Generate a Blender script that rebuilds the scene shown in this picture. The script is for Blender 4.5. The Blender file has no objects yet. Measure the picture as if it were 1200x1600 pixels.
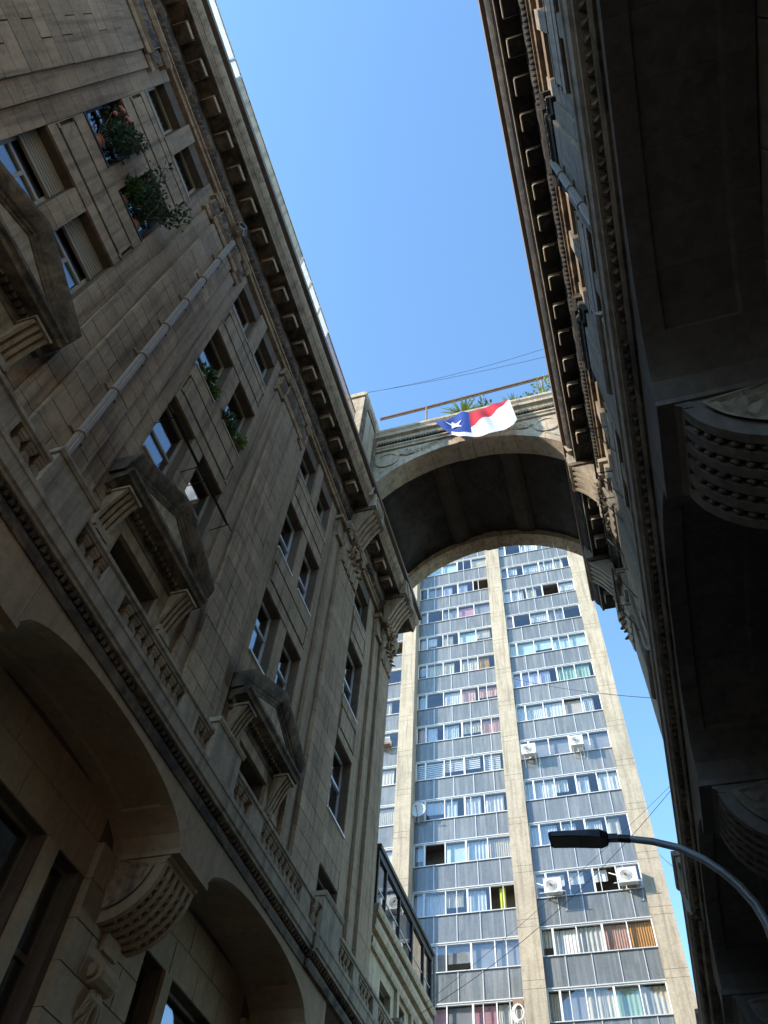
import bpy, math, random
from mathutils import Vector, Matrix, noise as mnoise
random.seed(7)
S = bpy.context.scene
col = S.collection
PI = math.pi
H = 1.6                                   # eye height above the pavement

# ------------------------------------------------------------------ camera
right = Vector((0.95839031, 0.28007259, 0.05520294))
down = Vector((-0.20298464, 0.80459423, -0.55805499))
fwd = Vector((-0.20071188, 0.52362914, 0.82796574))
cam_d = bpy.data.cameras.new('camera')
cam = bpy.data.objects.new('camera', cam_d)
col.objects.link(cam)
cam.matrix_world = Matrix(((right.x, -down.x, -fwd.x, 0), (right.y, -down.y, -fwd.y, 0),
                           (right.z, -down.z, -fwd.z, H), (0, 0, 0, 1)))
cam_d.sensor_fit = 'VERTICAL'
cam_d.sensor_height = 36
cam_d.lens = 36 * 1217.96 / 1600
cam_d.clip_start = 0.05
cam_d.clip_end = 2000
S.camera = cam

# ------------------------------------------------------------------ light
SUN = Vector((-1.65, -1.0, 0.99)).normalized()     # direction towards the sun
world = bpy.data.worlds.new('World')
S.world = world
world.use_nodes = True
wn = world.node_tree
bg = wn.nodes['Background']
sky = wn.nodes.new('ShaderNodeTexSky')
sky.sky_type = 'NISHITA'
sky.sun_disc = False
sky.sun_elevation = math.asin(SUN.z)
sky.sun_rotation = math.atan2(SUN.x, SUN.y) % (2 * PI)
sky.air_density = 1.0
sky.dust_density = 0.25
sky.ozone_density = 1.2
sky.altitude = 550
tint = wn.nodes.new('ShaderNodeMix')
tint.data_type = 'RGBA'
tint.blend_type = 'MULTIPLY'
tint.inputs[0].default_value = 1.0
tint.inputs[7].default_value = (0.80, 1.0, 1.07, 1)
wn.links.new(sky.outputs[0], tint.inputs[6])
wn.links.new(tint.outputs[2], bg.inputs[0])
bg.inputs[1].default_value = 0.14
sd = bpy.data.lights.new('sun', 'SUN')
sd.energy = 2.6
sd.angle = math.radians(0.5)
sd.color = (1.0, 0.88, 0.72)
sun = bpy.data.objects.new('sun', sd)
sun.rotation_euler = SUN.to_track_quat('Z', 'Y').to_euler()
sun.location = (-30, -20, 60)
col.objects.link(sun)
S.view_settings.view_transform = 'Standard'
S.view_settings.look = 'None'
S.view_settings.gamma = 1
S.view_settings.exposure = 1.85
S.view_settings.use_curve_mapping = False

# ------------------------------------------------------------------ materials
MATS = {}


def nodes_of(name):
    m = bpy.data.materials.new(name)
    m.use_nodes = True
    nt = m.node_tree
    return m, nt, nt.nodes['Principled BSDF']


def N(nt, typ, **kw):
    n = nt.nodes.new(typ)
    for k, v in kw.items():
        setattr(n, k, v)
    return n


def noise(nt, vec, scale, detail=4, rough=0.6, mapscale=None, dist=0.0):
    if mapscale:
        mp = N(nt, 'ShaderNodeMapping')
        mp.inputs['Scale'].default_value = mapscale
        nt.links.new(vec, mp.inputs['Vector'])
        vec = mp.outputs[0]
    n = N(nt, 'ShaderNodeTexNoise')
    n.inputs['Scale'].default_value = scale
    n.inputs['Detail'].default_value = detail
    n.inputs['Roughness'].default_value = rough
    n.inputs['Distortion'].default_value = dist
    nt.links.new(vec, n.inputs['Vector'])
    return n.outputs['Fac']


def ramp(nt, fac, stops):
    r = N(nt, 'ShaderNodeValToRGB')
    els = r.color_ramp.elements
    while len(els) < len(stops):
        els.new(0.5)
    for e, (p, c) in zip(els, stops):
        e.position = p
        e.color = (c[0], c[1], c[2], 1) if isinstance(c, (tuple, list)) else (c, c, c, 1)
    nt.links.new(fac, r.inputs[0])
    return r.outputs[0]


def mix(nt, fac, a, b, mode='MIX'):
    m = N(nt, 'ShaderNodeMix', data_type='RGBA', blend_type=mode)
    for sock, v in ((m.inputs[0], fac), (m.inputs[6], a), (m.inputs[7], b)):
        if isinstance(v, (int, float)):
            sock.default_value = v
        elif isinstance(v, (tuple, list)):
            sock.default_value = (v[0], v[1], v[2], 1)
        else:
            nt.links.new(v, sock)
    return m.outputs[2]


def stone(name, c1, c2, dirt=(0.05, 0.045, 0.04), dirt_amt=0.6, streak=0.5, rough=0.85, bump=0.25, vary=0.16,
          scale=1.0, mottle=None):
    """weathered stone: two tones, per-block variation, rain streaks, black crust in patches, grain"""
    m, nt, p = nodes_of(name)
    geo = N(nt, 'ShaderNodeNewGeometry')
    pos = geo.outputs['Position']
    big = noise(nt, pos, 0.7 * scale, 3)
    c = mix(nt, ramp(nt, big, [(0.3, 0.0), (0.7, 1.0)]), c1, c2)
    fine = noise(nt, pos, 9 * scale, 6, 0.7)
    c = mix(nt, 0.35, c, ramp(nt, fine, [(0.25, 0.25), (0.75, 0.8)]), 'OVERLAY')
    oi = N(nt, 'ShaderNodeObjectInfo')
    c = mix(nt, 1.0, c, ramp(nt, oi.outputs['Random'], [(0, (1 - vary, 1 - vary, 1 - vary * 1.1)), (1, (1.0, 0.985, 0.96))]), 'MULTIPLY')
    st = noise(nt, pos, 1.0, 5, 0.65, (5.0, 5.0, 0.28))
    sfac = ramp(nt, st, [(0.47, 0.0), (0.75, streak)])
    c = mix(nt, sfac, c, dirt)
    pt = noise(nt, pos, 1.7 * scale, 8, 0.72, None, 0.8)
    pf = ramp(nt, pt, [(0.5, 0.0), (0.78, dirt_amt)] if mottle is None else mottle)
    c = mix(nt, pf, c, dirt)
    nt.links.new(c, p.inputs['Base Color'])
    p.inputs['Roughness'].default_value = rough
    p.inputs['Specular IOR Level'].default_value = 0.25
    b = N(nt, 'ShaderNodeBump')
    b.inputs['Strength'].default_value = bump
    b.inputs['Distance'].default_value = 0.03
    nt.links.new(noise(nt, pos, 22, 6, 0.7), b.inputs['Height'])
    nt.links.new(b.outputs[0], p.inputs['Normal'])
    MATS[name] = m
    return m


def plain(name, c, rough=0.5, metal=0.0, var=0.15, scale=8.0, bump=0.0, spec=0.4, wear=None):
    m, nt, p = nodes_of(name)
    geo = N(nt, 'ShaderNodeNewGeometry')
    n = noise(nt, geo.outputs['Position'], scale, 5, 0.65)
    k = ramp(nt, n, [(0.25, tuple(x * (1 - var) for x in c)), (0.75, tuple(min(1, x * (1 + var)) for x in c))])
    if wear:
        w = noise(nt, geo.outputs['Position'], scale * 2.5, 6, 0.75)
        k = mix(nt, ramp(nt, w, [(0.56, 0.0), (0.72, 0.8)]), k, wear)
    nt.links.new(k, p.inputs['Base Color'])
    p.inputs['Roughness'].default_value = rough
    p.inputs['Metallic'].default_value = metal
    p.inputs['Specular IOR Level'].default_value = spec
    if bump:
        b = N(nt, 'ShaderNodeBump')
        b.inputs['Strength'].default_value = bump
        b.inputs['Distance'].default_value = 0.02
        nt.links.new(noise(nt, geo.outputs['Position'], scale * 4, 5), b.inputs['Height'])
        nt.links.new(b.outputs[0], p.inputs['Normal'])
    MATS[name] = m
    return m


def glass(name, tint=(0.75, 0.8, 0.82), ior=1.9, rough=0.015, wob=0.03):
    m = bpy.data.materials.new(name)
    m.use_nodes = True
    nt = m.node_tree
    nt.nodes.clear()
    out = N(nt, 'ShaderNodeOutputMaterial')
    tr = N(nt, 'ShaderNodeBsdfTransparent')
    tr.inputs[0].default_value = (*tint, 1)
    gl = N(nt, 'ShaderNodeBsdfGlossy')
    gl.inputs['Roughness'].default_value = rough
    gl.inputs['Color'].default_value = (0.95, 0.96, 1, 1)
    lw = N(nt, 'ShaderNodeLayerWeight')          # same reflectance from both faces of the sheet
    lw.inputs['Blend'].default_value = 0.5
    pw = N(nt, 'ShaderNodeMath', operation='POWER')
    pw.inputs[1].default_value = 4.0
    nt.links.new(lw.outputs['Facing'], pw.inputs[0])
    fr = N(nt, 'ShaderNodeMapRange')
    fr.inputs['To Min'].default_value = ((ior - 1) / (ior + 1)) ** 2 * 1.3
    nt.links.new(pw.outputs[0], fr.inputs['Value'])
    geo = N(nt, 'ShaderNodeNewGeometry')
    b = N(nt, 'ShaderNodeBump')
    b.inputs['Strength'].default_value = wob
    b.inputs['Distance'].default_value = 0.1
    nt.links.new(noise(nt, geo.outputs['Position'], 1.3, 2), b.inputs['Height'])
    nt.links.new(b.outputs[0], gl.inputs['Normal'])
    mx = N(nt, 'ShaderNodeMixShader')
    nt.links.new(fr.outputs[0], mx.inputs[0])
    nt.links.new(tr.outputs[0], mx.inputs[1])
    nt.links.new(gl.outputs[0], mx.inputs[2])
    nt.links.new(mx.outputs[0], out.inputs[0])
    MATS[name] = m
    return m


def leafmat(name, c1, c2):
    m, nt, p = nodes_of(name)
    geo = N(nt, 'ShaderNodeNewGeometry')
    c = ramp(nt, noise(nt, geo.outputs['Position'], 14, 3), [(0.3, c1), (0.7, c2)])
    nt.links.new(c, p.inputs['Base Color'])
    p.inputs['Roughness'].default_value = 0.55
    tl = N(nt, 'ShaderNodeBsdfTranslucent')
    nt.links.new(c, tl.inputs[0])
    mx = N(nt, 'ShaderNodeMixShader')
    mx.inputs[0].default_value = 0.35
    out = nt.nodes['Material Output']
    nt.links.new(p.outputs[0], mx.inputs[1])
    nt.links.new(tl.outputs[0], mx.inputs[2])
    nt.links.new(mx.outputs[0], out.inputs[0])
    MATS[name] = m


def cloth(name, c, trans=0.35):
    m, nt, p = nodes_of(name)
    geo = N(nt, 'ShaderNodeNewGeometry')
    k = ramp(nt, noise(nt, geo.outputs['Position'], 3, 4), [(0.3, tuple(x * 0.85 for x in c)), (0.7, c)])
    nt.links.new(k, p.inputs['Base Color'])
    p.inputs['Roughness'].default_value = 0.9
    p.inputs['Specular IOR Level'].default_value = 0.1
    tl = N(nt, 'ShaderNodeBsdfTranslucent')
    nt.links.new(k, tl.inputs[0])
    mx = N(nt, 'ShaderNodeMixShader')
    mx.inputs[0].default_value = trans
    out = nt.nodes['Material Output']
    nt.links.new(p.outputs[0], mx.inputs[1])
    nt.links.new(tl.outputs[0], mx.inputs[2])
    nt.links.new(mx.outputs[0], out.inputs[0])
    MATS[name] = m


stone('ashlar', (0.49, 0.345, 0.22), (0.385, 0.275, 0.18), dirt=(0.075, 0.054, 0.038), dirt_amt=0.55, streak=0.75, vary=0.25)
stone('joint', (0.17, 0.122, 0.082), (0.13, 0.095, 0.065), vary=0.0)
stone('trim', (0.45, 0.325, 0.21), (0.33, 0.24, 0.155), dirt=(0.05, 0.038, 0.028), dirt_amt=0.7, streak=0.75, vary=0.10)
stone('pale', (0.50, 0.40, 0.29), (0.40, 0.315, 0.225), dirt=(0.07, 0.055, 0.042), dirt_amt=0.6, streak=0.75, vary=0.05)
stone('lower', (0.47, 0.33, 0.20), (0.38, 0.265, 0.16), dirt_amt=0.25, streak=0.25, vary=0.12)
stone('soot', (0.30, 0.215, 0.14), (0.16, 0.12, 0.085), dirt=(0.028, 0.026, 0.026), dirt_amt=0.9, streak=0.6,
      mottle=[(0.42, 0.0), (0.6, 0.85)])
stone('crust_and_shade', (0.12, 0.10, 0.08), (0.05, 0.045, 0.04), dirt=(0.022, 0.021, 0.021), dirt_amt=0.95, streak=0.6,
      mottle=[(0.36, 0.0), (0.52, 0.92)])  # sooty crust, with shade on the right cornice and capitals put into the colour
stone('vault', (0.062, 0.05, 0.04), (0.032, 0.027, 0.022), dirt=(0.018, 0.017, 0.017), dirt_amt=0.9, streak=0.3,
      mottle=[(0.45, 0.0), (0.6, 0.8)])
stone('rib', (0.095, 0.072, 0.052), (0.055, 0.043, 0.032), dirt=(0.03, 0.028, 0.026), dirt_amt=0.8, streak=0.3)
stone('bridge_face', (0.46, 0.38, 0.285), (0.36, 0.295, 0.22), dirt_amt=0.6, streak=0.5, vary=0.06)
stone('concrete', (0.48, 0.425, 0.335), (0.40, 0.35, 0.275), dirt=(0.17, 0.145, 0.11), dirt_amt=0.45, streak=0.9, vary=0.08, bump=0.35)
stone('panel', (0.165, 0.188, 0.208), (0.138, 0.158, 0.176), dirt=(0.32, 0.325, 0.32), dirt_amt=0.18, streak=0.75, rough=0.2, bump=0.02,
      vary=0.2)
MATS['panel'].node_tree.nodes['Principled BSDF'].inputs['Specular IOR Level'].default_value = 0.75
stone('plaster', (0.58, 0.46, 0.31), (0.48, 0.375, 0.25), dirt=(0.09, 0.075, 0.06), dirt_amt=0.6, streak=0.6, vary=0.05)
stone('interior', (0.16, 0.14, 0.12), (0.12, 0.11, 0.10), vary=0.0, dirt_amt=0.1, streak=0.0)
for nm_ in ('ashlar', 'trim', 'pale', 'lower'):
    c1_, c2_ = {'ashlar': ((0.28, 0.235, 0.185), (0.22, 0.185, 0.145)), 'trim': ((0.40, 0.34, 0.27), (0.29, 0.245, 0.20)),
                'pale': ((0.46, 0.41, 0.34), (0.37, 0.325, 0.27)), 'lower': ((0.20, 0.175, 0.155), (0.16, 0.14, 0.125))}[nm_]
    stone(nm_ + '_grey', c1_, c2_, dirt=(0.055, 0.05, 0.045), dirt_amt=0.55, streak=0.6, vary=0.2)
stone('paving', (0.13, 0.125, 0.12), (0.10, 0.097, 0.094), vary=0.1)
stone('asphalt', (0.055, 0.055, 0.056), (0.042, 0.042, 0.044), dirt=(0.03, 0.03, 0.03), vary=0.0, streak=0.0)
plain('white_metal', (0.75, 0.76, 0.76), 0.45, 0.0, 0.06)
plain('alu', (0.62, 0.62, 0.62), 0.4, 0.3, 0.08)
plain('ledge', (0.40, 0.36, 0.32), 0.6, 0.0, 0.15)
plain('brown_frame', (0.20, 0.155, 0.11), 0.55, 0.0, 0.2)
plain('cream_frame', (0.42, 0.37, 0.28), 0.55, 0.0, 0.15)
plain('dark_frame', (0.025, 0.022, 0.02), 0.5, 0.0, 0.2)
plain('iron', (0.02, 0.02, 0.02), 0.55, 0.6, 0.2)
plain('shutter', (0.36, 0.31, 0.235), 0.6, 0.0, 0.1)
plain('pipe_grey', (0.31, 0.24, 0.175), 0.55, 0.0, 0.15, wear=(0.24, 0.19, 0.14))
plain('pipe_grey_grey', (0.20, 0.175, 0.145), 0.6, 0.0, 0.15)
stone('edge', (0.55, 0.43, 0.30), (0.48, 0.37, 0.26), vary=0.1, dirt_amt=0.2, streak=0.2)  # sun caught on the bracket rims, put into the stone colour
stone('edge_grey', (0.66, 0.58, 0.46), (0.58, 0.50, 0.40), vary=0.15, dirt_amt=0.2, streak=0.2)  # brighter right-hand version, sunlit glints painted on the rims
plain('lamp_grey', (0.30, 0.31, 0.32), 0.4, 0.2, 0.1)
plain('lamp_black', (0.018, 0.019, 0.021), 0.4, 0.0, 0.15)
plain('ac_white', (0.72, 0.72, 0.69), 0.45, 0.0, 0.06, wear=(0.45, 0.43, 0.38))
plain('ac_dark', (0.10, 0.10, 0.10), 0.5)
plain('rust', (0.22, 0.145, 0.11), 0.8, 0.0, 0.3)
plain('terracotta', (0.36, 0.125, 0.07), 0.7, 0.0, 0.2)
plain('pot_black', (0.025, 0.022, 0.022), 0.5)
plain('pot_white', (0.6, 0.6, 0.58), 0.5)
plain('flower', (0.75, 0.24, 0.22), 0.6)
plain('roof_tin', (0.17, 0.125, 0.095), 0.6, 0.0, 0.2)
plain('cable', (0.03, 0.03, 0.032), 0.6)
plain('stem', (0.12, 0.09, 0.05), 0.8)
plain('dish', (0.55, 0.56, 0.56), 0.5)
glass('glass')
glass('old_glass', (0.7, 0.74, 0.75), 2.0, 0.03, 0.02)
glass('tower_glass', (0.93, 0.95, 0.96), 1.6, 0.02, 0.02)
glass('loggia_glass', (0.6, 0.62, 0.62), 1.7, 0.02, 0.02)
leafmat('leaf_dark', (0.02, 0.045, 0.018), (0.05, 0.085, 0.03))
leafmat('leaf_green', (0.04, 0.09, 0.02), (0.09, 0.16, 0.04))
leafmat('leaf_lime', (0.12, 0.19, 0.03), (0.22, 0.28, 0.06))
cloth('flag_blue', (0.045, 0.085, 0.32), 0.2)
cloth('flag_red', (0.50, 0.05, 0.07), 0.2)
cloth('flag_white', (0.80, 0.79, 0.77), 0.2)
cloth('white_sheet', (0.86, 0.85, 0.82), 0.5)
CURT = {'cream': (0.62, 0.56, 0.44), 'white': (0.64, 0.63, 0.60), 'teal': (0.52, 0.63, 0.61), 'ochre': (0.50, 0.30, 0.07),
        'salmon': (0.62, 0.38, 0.31), 'orange': (0.72, 0.36, 0.14), 'lime': (0.42, 0.50, 0.08), 'pink': (0.56, 0.30, 0.33),
        'green': (0.34, 0.48, 0.36), 'violet': (0.50, 0.50, 0.62), 'grey': (0.30, 0.30, 0.31), 'blueish': (0.56, 0.60, 0.63)}
for k_, c_ in CURT.items():
    cloth('curtain_' + k_, tuple(min(0.85, v * 1.25) for v in c_), 0.15)

# ------------------------------------------------------------------ mesh helpers
WL = {}


def Lm(u, y, z):
    return (-7.3 + u, y, z + H)


def Rm(u, y, z):
    return (2.27 - u, y, z + H)


def Wm(x, y, z):
    return (x, y, z + H)


class MB:
    def __init__(self, T=Wm):
        self.v = []
        self.f = []
        self.T = T
        self.flip = T is Rm
        self.mi = []

    def add(self, pts, faces, mi=0):
        o = len(self.v)
        T = self.T
        self.v += [T(*p) for p in pts]
        for f in faces:
            g = [o + i for i in f]
            self.f.append(g[::-1] if self.flip else g)
            self.mi.append(mi)

    def box(self, a0, a1, b0, b1, c0, c1, mi=0):
        if a1 < a0: a0, a1 = a1, a0
        if b1 < b0: b0, b1 = b1, b0
        if c1 < c0: c0, c1 = c1, c0
        self.add([(a0, b0, c0), (a1, b0, c0), (a1, b1, c0), (a0, b1, c0), (a0, b0, c1), (a1, b0, c1), (a1, b1, c1), (a0, b1, c1)],
                 [(3, 2, 1, 0), (4, 5, 6, 7), (0, 1, 5, 4), (1, 2, 6, 5), (2, 3, 7, 6), (3, 0, 4, 7)], mi)

    def exty(self, prof, y0, y1, sl=0.0, yb=0.0):
        """closed profile [(u,z)] extruded along y; sl shears z by slope (raking members)"""
        n = len(prof)
        pts = [(u, y0, z + sl * (y0 - yb)) for u, z in prof] + [(u, y1, z + sl * (y1 - yb)) for u, z in prof]
        fs = [(i, (i + 1) % n, n + (i + 1) % n, n + i) for i in range(n)]
        fs += [tuple(range(n - 1, -1, -1)), tuple(range(n, 2 * n))]
        self.add(pts, fs)

    def extx(self, prof, x0, x1):
        """closed profile [(y,z)] extruded along first axis"""
        n = len(prof)
        pts = [(x0, y, z) for y, z in prof] + [(x1, y, z) for y, z in prof]
        fs = [(i, (i + 1) % n, n + (i + 1) % n, n + i) for i in range(n)]
        fs += [tuple(range(n - 1, -1, -1)), tuple(range(n, 2 * n))]
        self.add(pts, fs)

    def grid(self, fn, na, nb, close=False):
        pts = [fn(i / na, j / nb) for i in range(na + 1) for j in range(nb + 1)]
        fs = []
        for i in range(na):
            for j in range(nb):
                a = i * (nb + 1) + j
                fs.append((a, a + nb + 1, a + nb + 2, a + 1))
        self.add(pts, fs)

    def tube(self, pts, r, n=6, caps=True):
        P = [Vector(p) for p in pts]
        rings = []
        for i, p in enumerate(P):
            d = (P[min(i + 1, len(P) - 1)] - P[max(i - 1, 0)]).normalized()
            a = d.cross(Vector((0, 0, 1)))
            if a.length < 1e-3: a = d.cross(Vector((1, 0, 0)))
            a.normalize()
            b = d.cross(a)
            rr = r[i] if isinstance(r, (list, tuple)) else r
            rings.append([tuple(p + (a * math.cos(2 * PI * k / n) + b * math.sin(2 * PI * k / n)) * rr) for k in range(n)])
        fs = []
        for i in range(len(P) - 1):
            for k in range(n):
                fs.append((i * n + k, i * n + (k + 1) % n, (i + 1) * n + (k + 1) % n, (i + 1) * n + k))
        if caps:
            fs += [tuple(range(n - 1, -1, -1)), tuple((len(P) - 1) * n + k for k in range(n))]
        self.add([q for R_ in rings for q in R_], fs)

    def lathe(self, c, prof, n=12, axis=2):
        pts = []
        for r, h in prof:
            for k in range(n):
                a = 2 * PI * k / n
                if axis == 2: q = (c[0] + r * math.cos(a), c[1] + r * math.sin(a), c[2] + h)
                elif axis == 1: q = (c[0] + r * math.cos(a), c[1] + h, c[2] + r * math.sin(a))
                else: q = (c[0] + h, c[1] + r * math.cos(a), c[2] + r * math.sin(a))
                pts.append(q)
        fs = []
        for i in range(len(prof) - 1):
            for k in range(n):
                fs.append((i * n + k, i * n + (k + 1) % n, (i + 1) * n + (k + 1) % n, (i + 1) * n + k))
        fs += [tuple(range(n - 1, -1, -1)), tuple((len(prof) - 1) * n + k for k in range(n))]
        self.add(pts, fs)

    def blob(self, c, rx, ry, rz, n=6, m=4):
        self.lathe_sc(c, rx, ry, rz, n, m)

    def lathe_sc(self, c, rx, ry, rz, n, m):
        pts = [(c[0], c[1], c[2] - rz)]
        for i in range(1, m):
            t = -PI / 2 + PI * i / m
            for k in range(n):
                a = 2 * PI * k / n
                pts.append((c[0] + rx * math.cos(t) * math.cos(a), c[1] + ry * math.cos(t) * math.sin(a), c[2] + rz * math.sin(t)))
        pts.append((c[0], c[1], c[2] + rz))
        fs = [(0, 1 + (k + 1) % n, 1 + k) for k in range(n)]
        for i in range(m - 2):
            for k in range(n):
                a = 1 + i * n
                fs.append((a + k, a + (k + 1) % n, a + n + (k + 1) % n, a + n + k))
        e = len(pts) - 1
        b = 1 + (m - 2) * n
        fs += [(b + k, b + (k + 1) % n, e) for k in range(n)]
        self.add(pts, fs)

    def mesh(self, name, mats, origin, smooth=False):
        me = bpy.data.meshes.new(name)
        ox, oy, oz = origin
        me.from_pydata([(x - ox, y - oy, z - oz) for x, y, z in self.v], [], self.f)
        for m in (mats if isinstance(mats, (list, tuple)) else [mats]):
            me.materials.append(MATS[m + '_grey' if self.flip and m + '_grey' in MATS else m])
        if any(self.mi):
            me.polygons.foreach_set('material_index', self.mi)
        if smooth:
            me.polygons.foreach_set('use_smooth', [True] * len(me.polygons))
        me.update()
        return me

    def build(self, name, mats, parent=None, smooth=False, kind=None):
        xs, ys, zs = zip(*self.v)
        o = ((min(xs) + max(xs)) / 2, (min(ys) + max(ys)) / 2, min(zs))
        ob = bpy.data.objects.new(name, self.mesh(name, mats, o, smooth))
        place(ob, parent, o)
        if kind: ob['kind'] = kind
        return ob


def place(ob, parent, w):
    col.objects.link(ob)
    w = Vector(w)
    WL[ob.name] = w
    if parent is not None:
        ob.parent = parent
        ob.location = w - WL[parent.name]
    else:
        ob.location = w


def inst(me, name, parent, w, sc=None):
    ob = bpy.data.objects.new(name, me)
    place(ob, parent, w)
    if sc: ob.scale = sc
    return ob


def thing(name, label, cat, loc, group=None):
    ob = bpy.data.objects.new(name, None)
    ob.empty_display_size = 0.3
    place(ob, None, loc)
    return tag(ob, label, cat, group)


def tag(ob, label, cat, group=None):
    ob['label'] = label
    ob['category'] = cat
    if group: ob['group'] = group
    return ob


def cell_wall(mb, u0, u1, ys, zs, holes):
    """solid wall slab between u0<u1 over the grid ys x zs with rectangular holes, reveals included"""
    ys = sorted(set(ys + [v for h in holes for v in h[:2]]))
    zs = sorted(set(zs + [v for h in holes for v in h[2:]]))
    ny, nz = len(ys) - 1, len(zs) - 1

    def solid(i, j):
        if not (0 <= i < ny and 0 <= j < nz): return False
        cy, cz = (ys[i] + ys[i + 1]) / 2, (zs[j] + zs[j + 1]) / 2
        return not any(h[0] < cy < h[1] and h[2] < cz < h[3] for h in holes)
    for i in range(ny):
        for j in range(nz):
            if not solid(i, j): continue
            a, b, c, d = ys[i], ys[i + 1], zs[j], zs[j + 1]
            mb.add([(u1, a, c), (u1, b, c), (u1, b, d), (u1, a, d)], [(0, 1, 2, 3)])
            mb.add([(u0, a, c), (u0, b, c), (u0, b, d), (u0, a, d)], [(3, 2, 1, 0)])
            if not solid(i - 1, j): mb.add([(u0, a, c), (u1, a, c), (u1, a, d), (u0, a, d)], [(0, 1, 2, 3)])
            if not solid(i + 1, j): mb.add([(u0, b, c), (u1, b, c), (u1, b, d), (u0, b, d)], [(3, 2, 1, 0)])
            if not solid(i, j - 1): mb.add([(u0, a, c), (u1, a, c), (u1, b, c), (u0, b, c)], [(3, 2, 1, 0)])
            if not solid(i, j + 1): mb.add([(u0, a, d), (u1, a, d), (u1, b, d), (u0, b, d)], [(0, 1, 2, 3)])


def unit_stone():
    mb = MB(lambda a, b, c: (a, b, c))
    e = 0.012
    # chamfered block front at +x and -x alike
    mb.add([(0, 0, 0), (0, 1, 0), (0, 1, 1), (0, 0, 1)], [(3, 2, 1, 0)])
    mb.add([(0, 0, 0), (0, 1, 0), (0, 1, 1), (0, 0, 1), (0.7, 0, 0), (0.7, 1, 0), (0.7, 1, 1), (0.7, 0, 1),
            (1, e, e), (1, 1 - e, e), (1, 1 - e, 1 - e), (1, e, 1 - e)],
           [(0, 1, 5, 4), (1, 2, 6, 5), (2, 3, 7, 6), (3, 0, 4, 7), (4, 5, 9, 8), (5, 6, 10, 9), (6, 7, 11, 10), (7, 4, 8, 11), (8, 9, 10, 11)])
    return mb


STONE = {}


def stone_mesh(matname, flip):
    k = (matname, flip)
    if k not in STONE:
        mb = unit_stone()
        if flip:
            mb.v = [(-x, y, z) for x, y, z in mb.v]
            mb.f = [f[::-1] for f in mb.f]
        mb.flip = flip
        STONE[k] = mb.mesh('stone', matname, (0, 0, 0))
    return STONE[k]


CAMP = Vector((0, 0, H))


def place_stones(T, rects, parent, matname, limit):
    """rects: (u0,u1,y0,y1,z0,z1) blocks; the largest in view become objects, the rest one joined part"""
    g = 0.0045
    flip = T is Rm

    def size(r):
        w = Vector(T(r[1], (r[2] + r[3]) / 2, (r[4] + r[5]) / 2)) - CAMP
        vis = 1.0
        dc = w.dot(fwd)
        if dc < 0.3: vis = 0.001
        else:
            x = w.dot(right) / dc * 1218
            y = w.dot(down) / dc * 1218
            if abs(x) > 640 or abs(y) > 850: vis = 0.01
        return vis * (r[3] - r[2]) * (r[5] - r[4]) * abs(w.x) / w.length ** 3
    rects = sorted(rects, key=size, reverse=True)
    me = stone_mesh(matname, flip)
    rest = MB(T)
    for i, (u0, u1, y0, y1, z0, z1) in enumerate(rects):
        uu = u1 + random.uniform(-0.003, 0.003)
        if i < limit:
            inst(me, 'stone', parent, T(u0, y0 + g, z0 + g), (uu - u0, y1 - y0 - 2 * g, z1 - z0 - 2 * g))
        else:
            rest.box(u0, uu, y0 + g, y1 - g, z0 + g, z1 - g)
    if rest.v: rest.build('stone_courses', matname, parent, kind='stuff')


def courses(y0, y1, z0, z1, u0, u1, h=0.5, mode=0):
    out = []
    n = max(1, round((z1 - z0) / h))
    dz = (z1 - z0) / n
    w = y1 - y0
    for i in range(n):
        if w < 0.75: cuts = []
        elif w < 1.6: cuts = [0.62 if (i + mode) % 2 else 0.36] if (i + mode) % 3 else []
        else:
            k = max(2, round(w / 1.05))
            cuts = [(j + (0.5 if i % 2 else 0.0)) / k for j in range(1, k)]
            if i % 2: cuts = [0.5 / k] + cuts
            cuts = [c for c in cuts if 0.05 < c < 0.97]
        e = [y0] + [y0 + c * w for c in cuts] + [y1]
        for a, b in zip(e, e[1:]):
            out.append((u0, u1, a, b, z0 + i * dz, z0 + (i + 1) * dz))
    return out


# shared little pieces, one mesh per side
PIECE = {}


def piece(key, T, fn, mat, smooth=False):
    k = (key, T is Rm)
    if k not in PIECE:
        sgn = -1 if T is Rm else 1
        mb = MB(lambda u, y, z: (sgn * u, y, z))
        mb.flip = T is Rm
        fn(mb)
        PIECE[k] = mb.mesh(key, mat, (0, 0, 0), smooth)
    return PIECE[k]


def baluster_fn(mb):
    prof = [(0.075, 0.0), (0.075, 0.07), (0.05, 0.085), (0.045, 0.13), (0.07, 0.22), (0.07, 0.30), (0.045, 0.38), (0.045, 0.42), (0.065, 0.45),
            (0.065, 0.49), (0.08, 0.51), (0.08, 0.60)]
    prof = [(r, h * 0.815) for r, h in prof]
    pts = []
    for r, h in prof:
        pts += [(-r, -r, h), (r, -r, h), (r, r, h), (-r, r, h)]
    fs = []
    for i in range(len(prof) - 1):
        for k in range(4):
            fs.append((i * 4 + k, i * 4 + (k + 1) % 4, i * 4 + 4 + (k + 1) % 4, i * 4 + 4 + k))
    fs += [(3, 2, 1, 0), tuple(len(prof) * 4 - 4 + k for k in range(4))]
    mb.add(pts, fs)


def dentil_fn(mb):
    # little keel-shaped dentil hanging under the slab
    mb.add([(0, -0.042, 0), (0.20, -0.042, 0), (0.20, 0.042, 0), (0, 0.042, 0), (0, -0.042, -0.13), (0.13, -0.042, -0.09), (0.17, 0, -0.10),
            (0.13, 0.042, -0.09), (0, 0.042, -0.13), (0.20, 0, 0)],
           [(0, 1, 5, 4), (1, 9, 6, 5), (9, 2, 7, 6), (2, 3, 8, 7), (4, 5, 6, 7, 8), (0, 4, 8, 3)])


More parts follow.
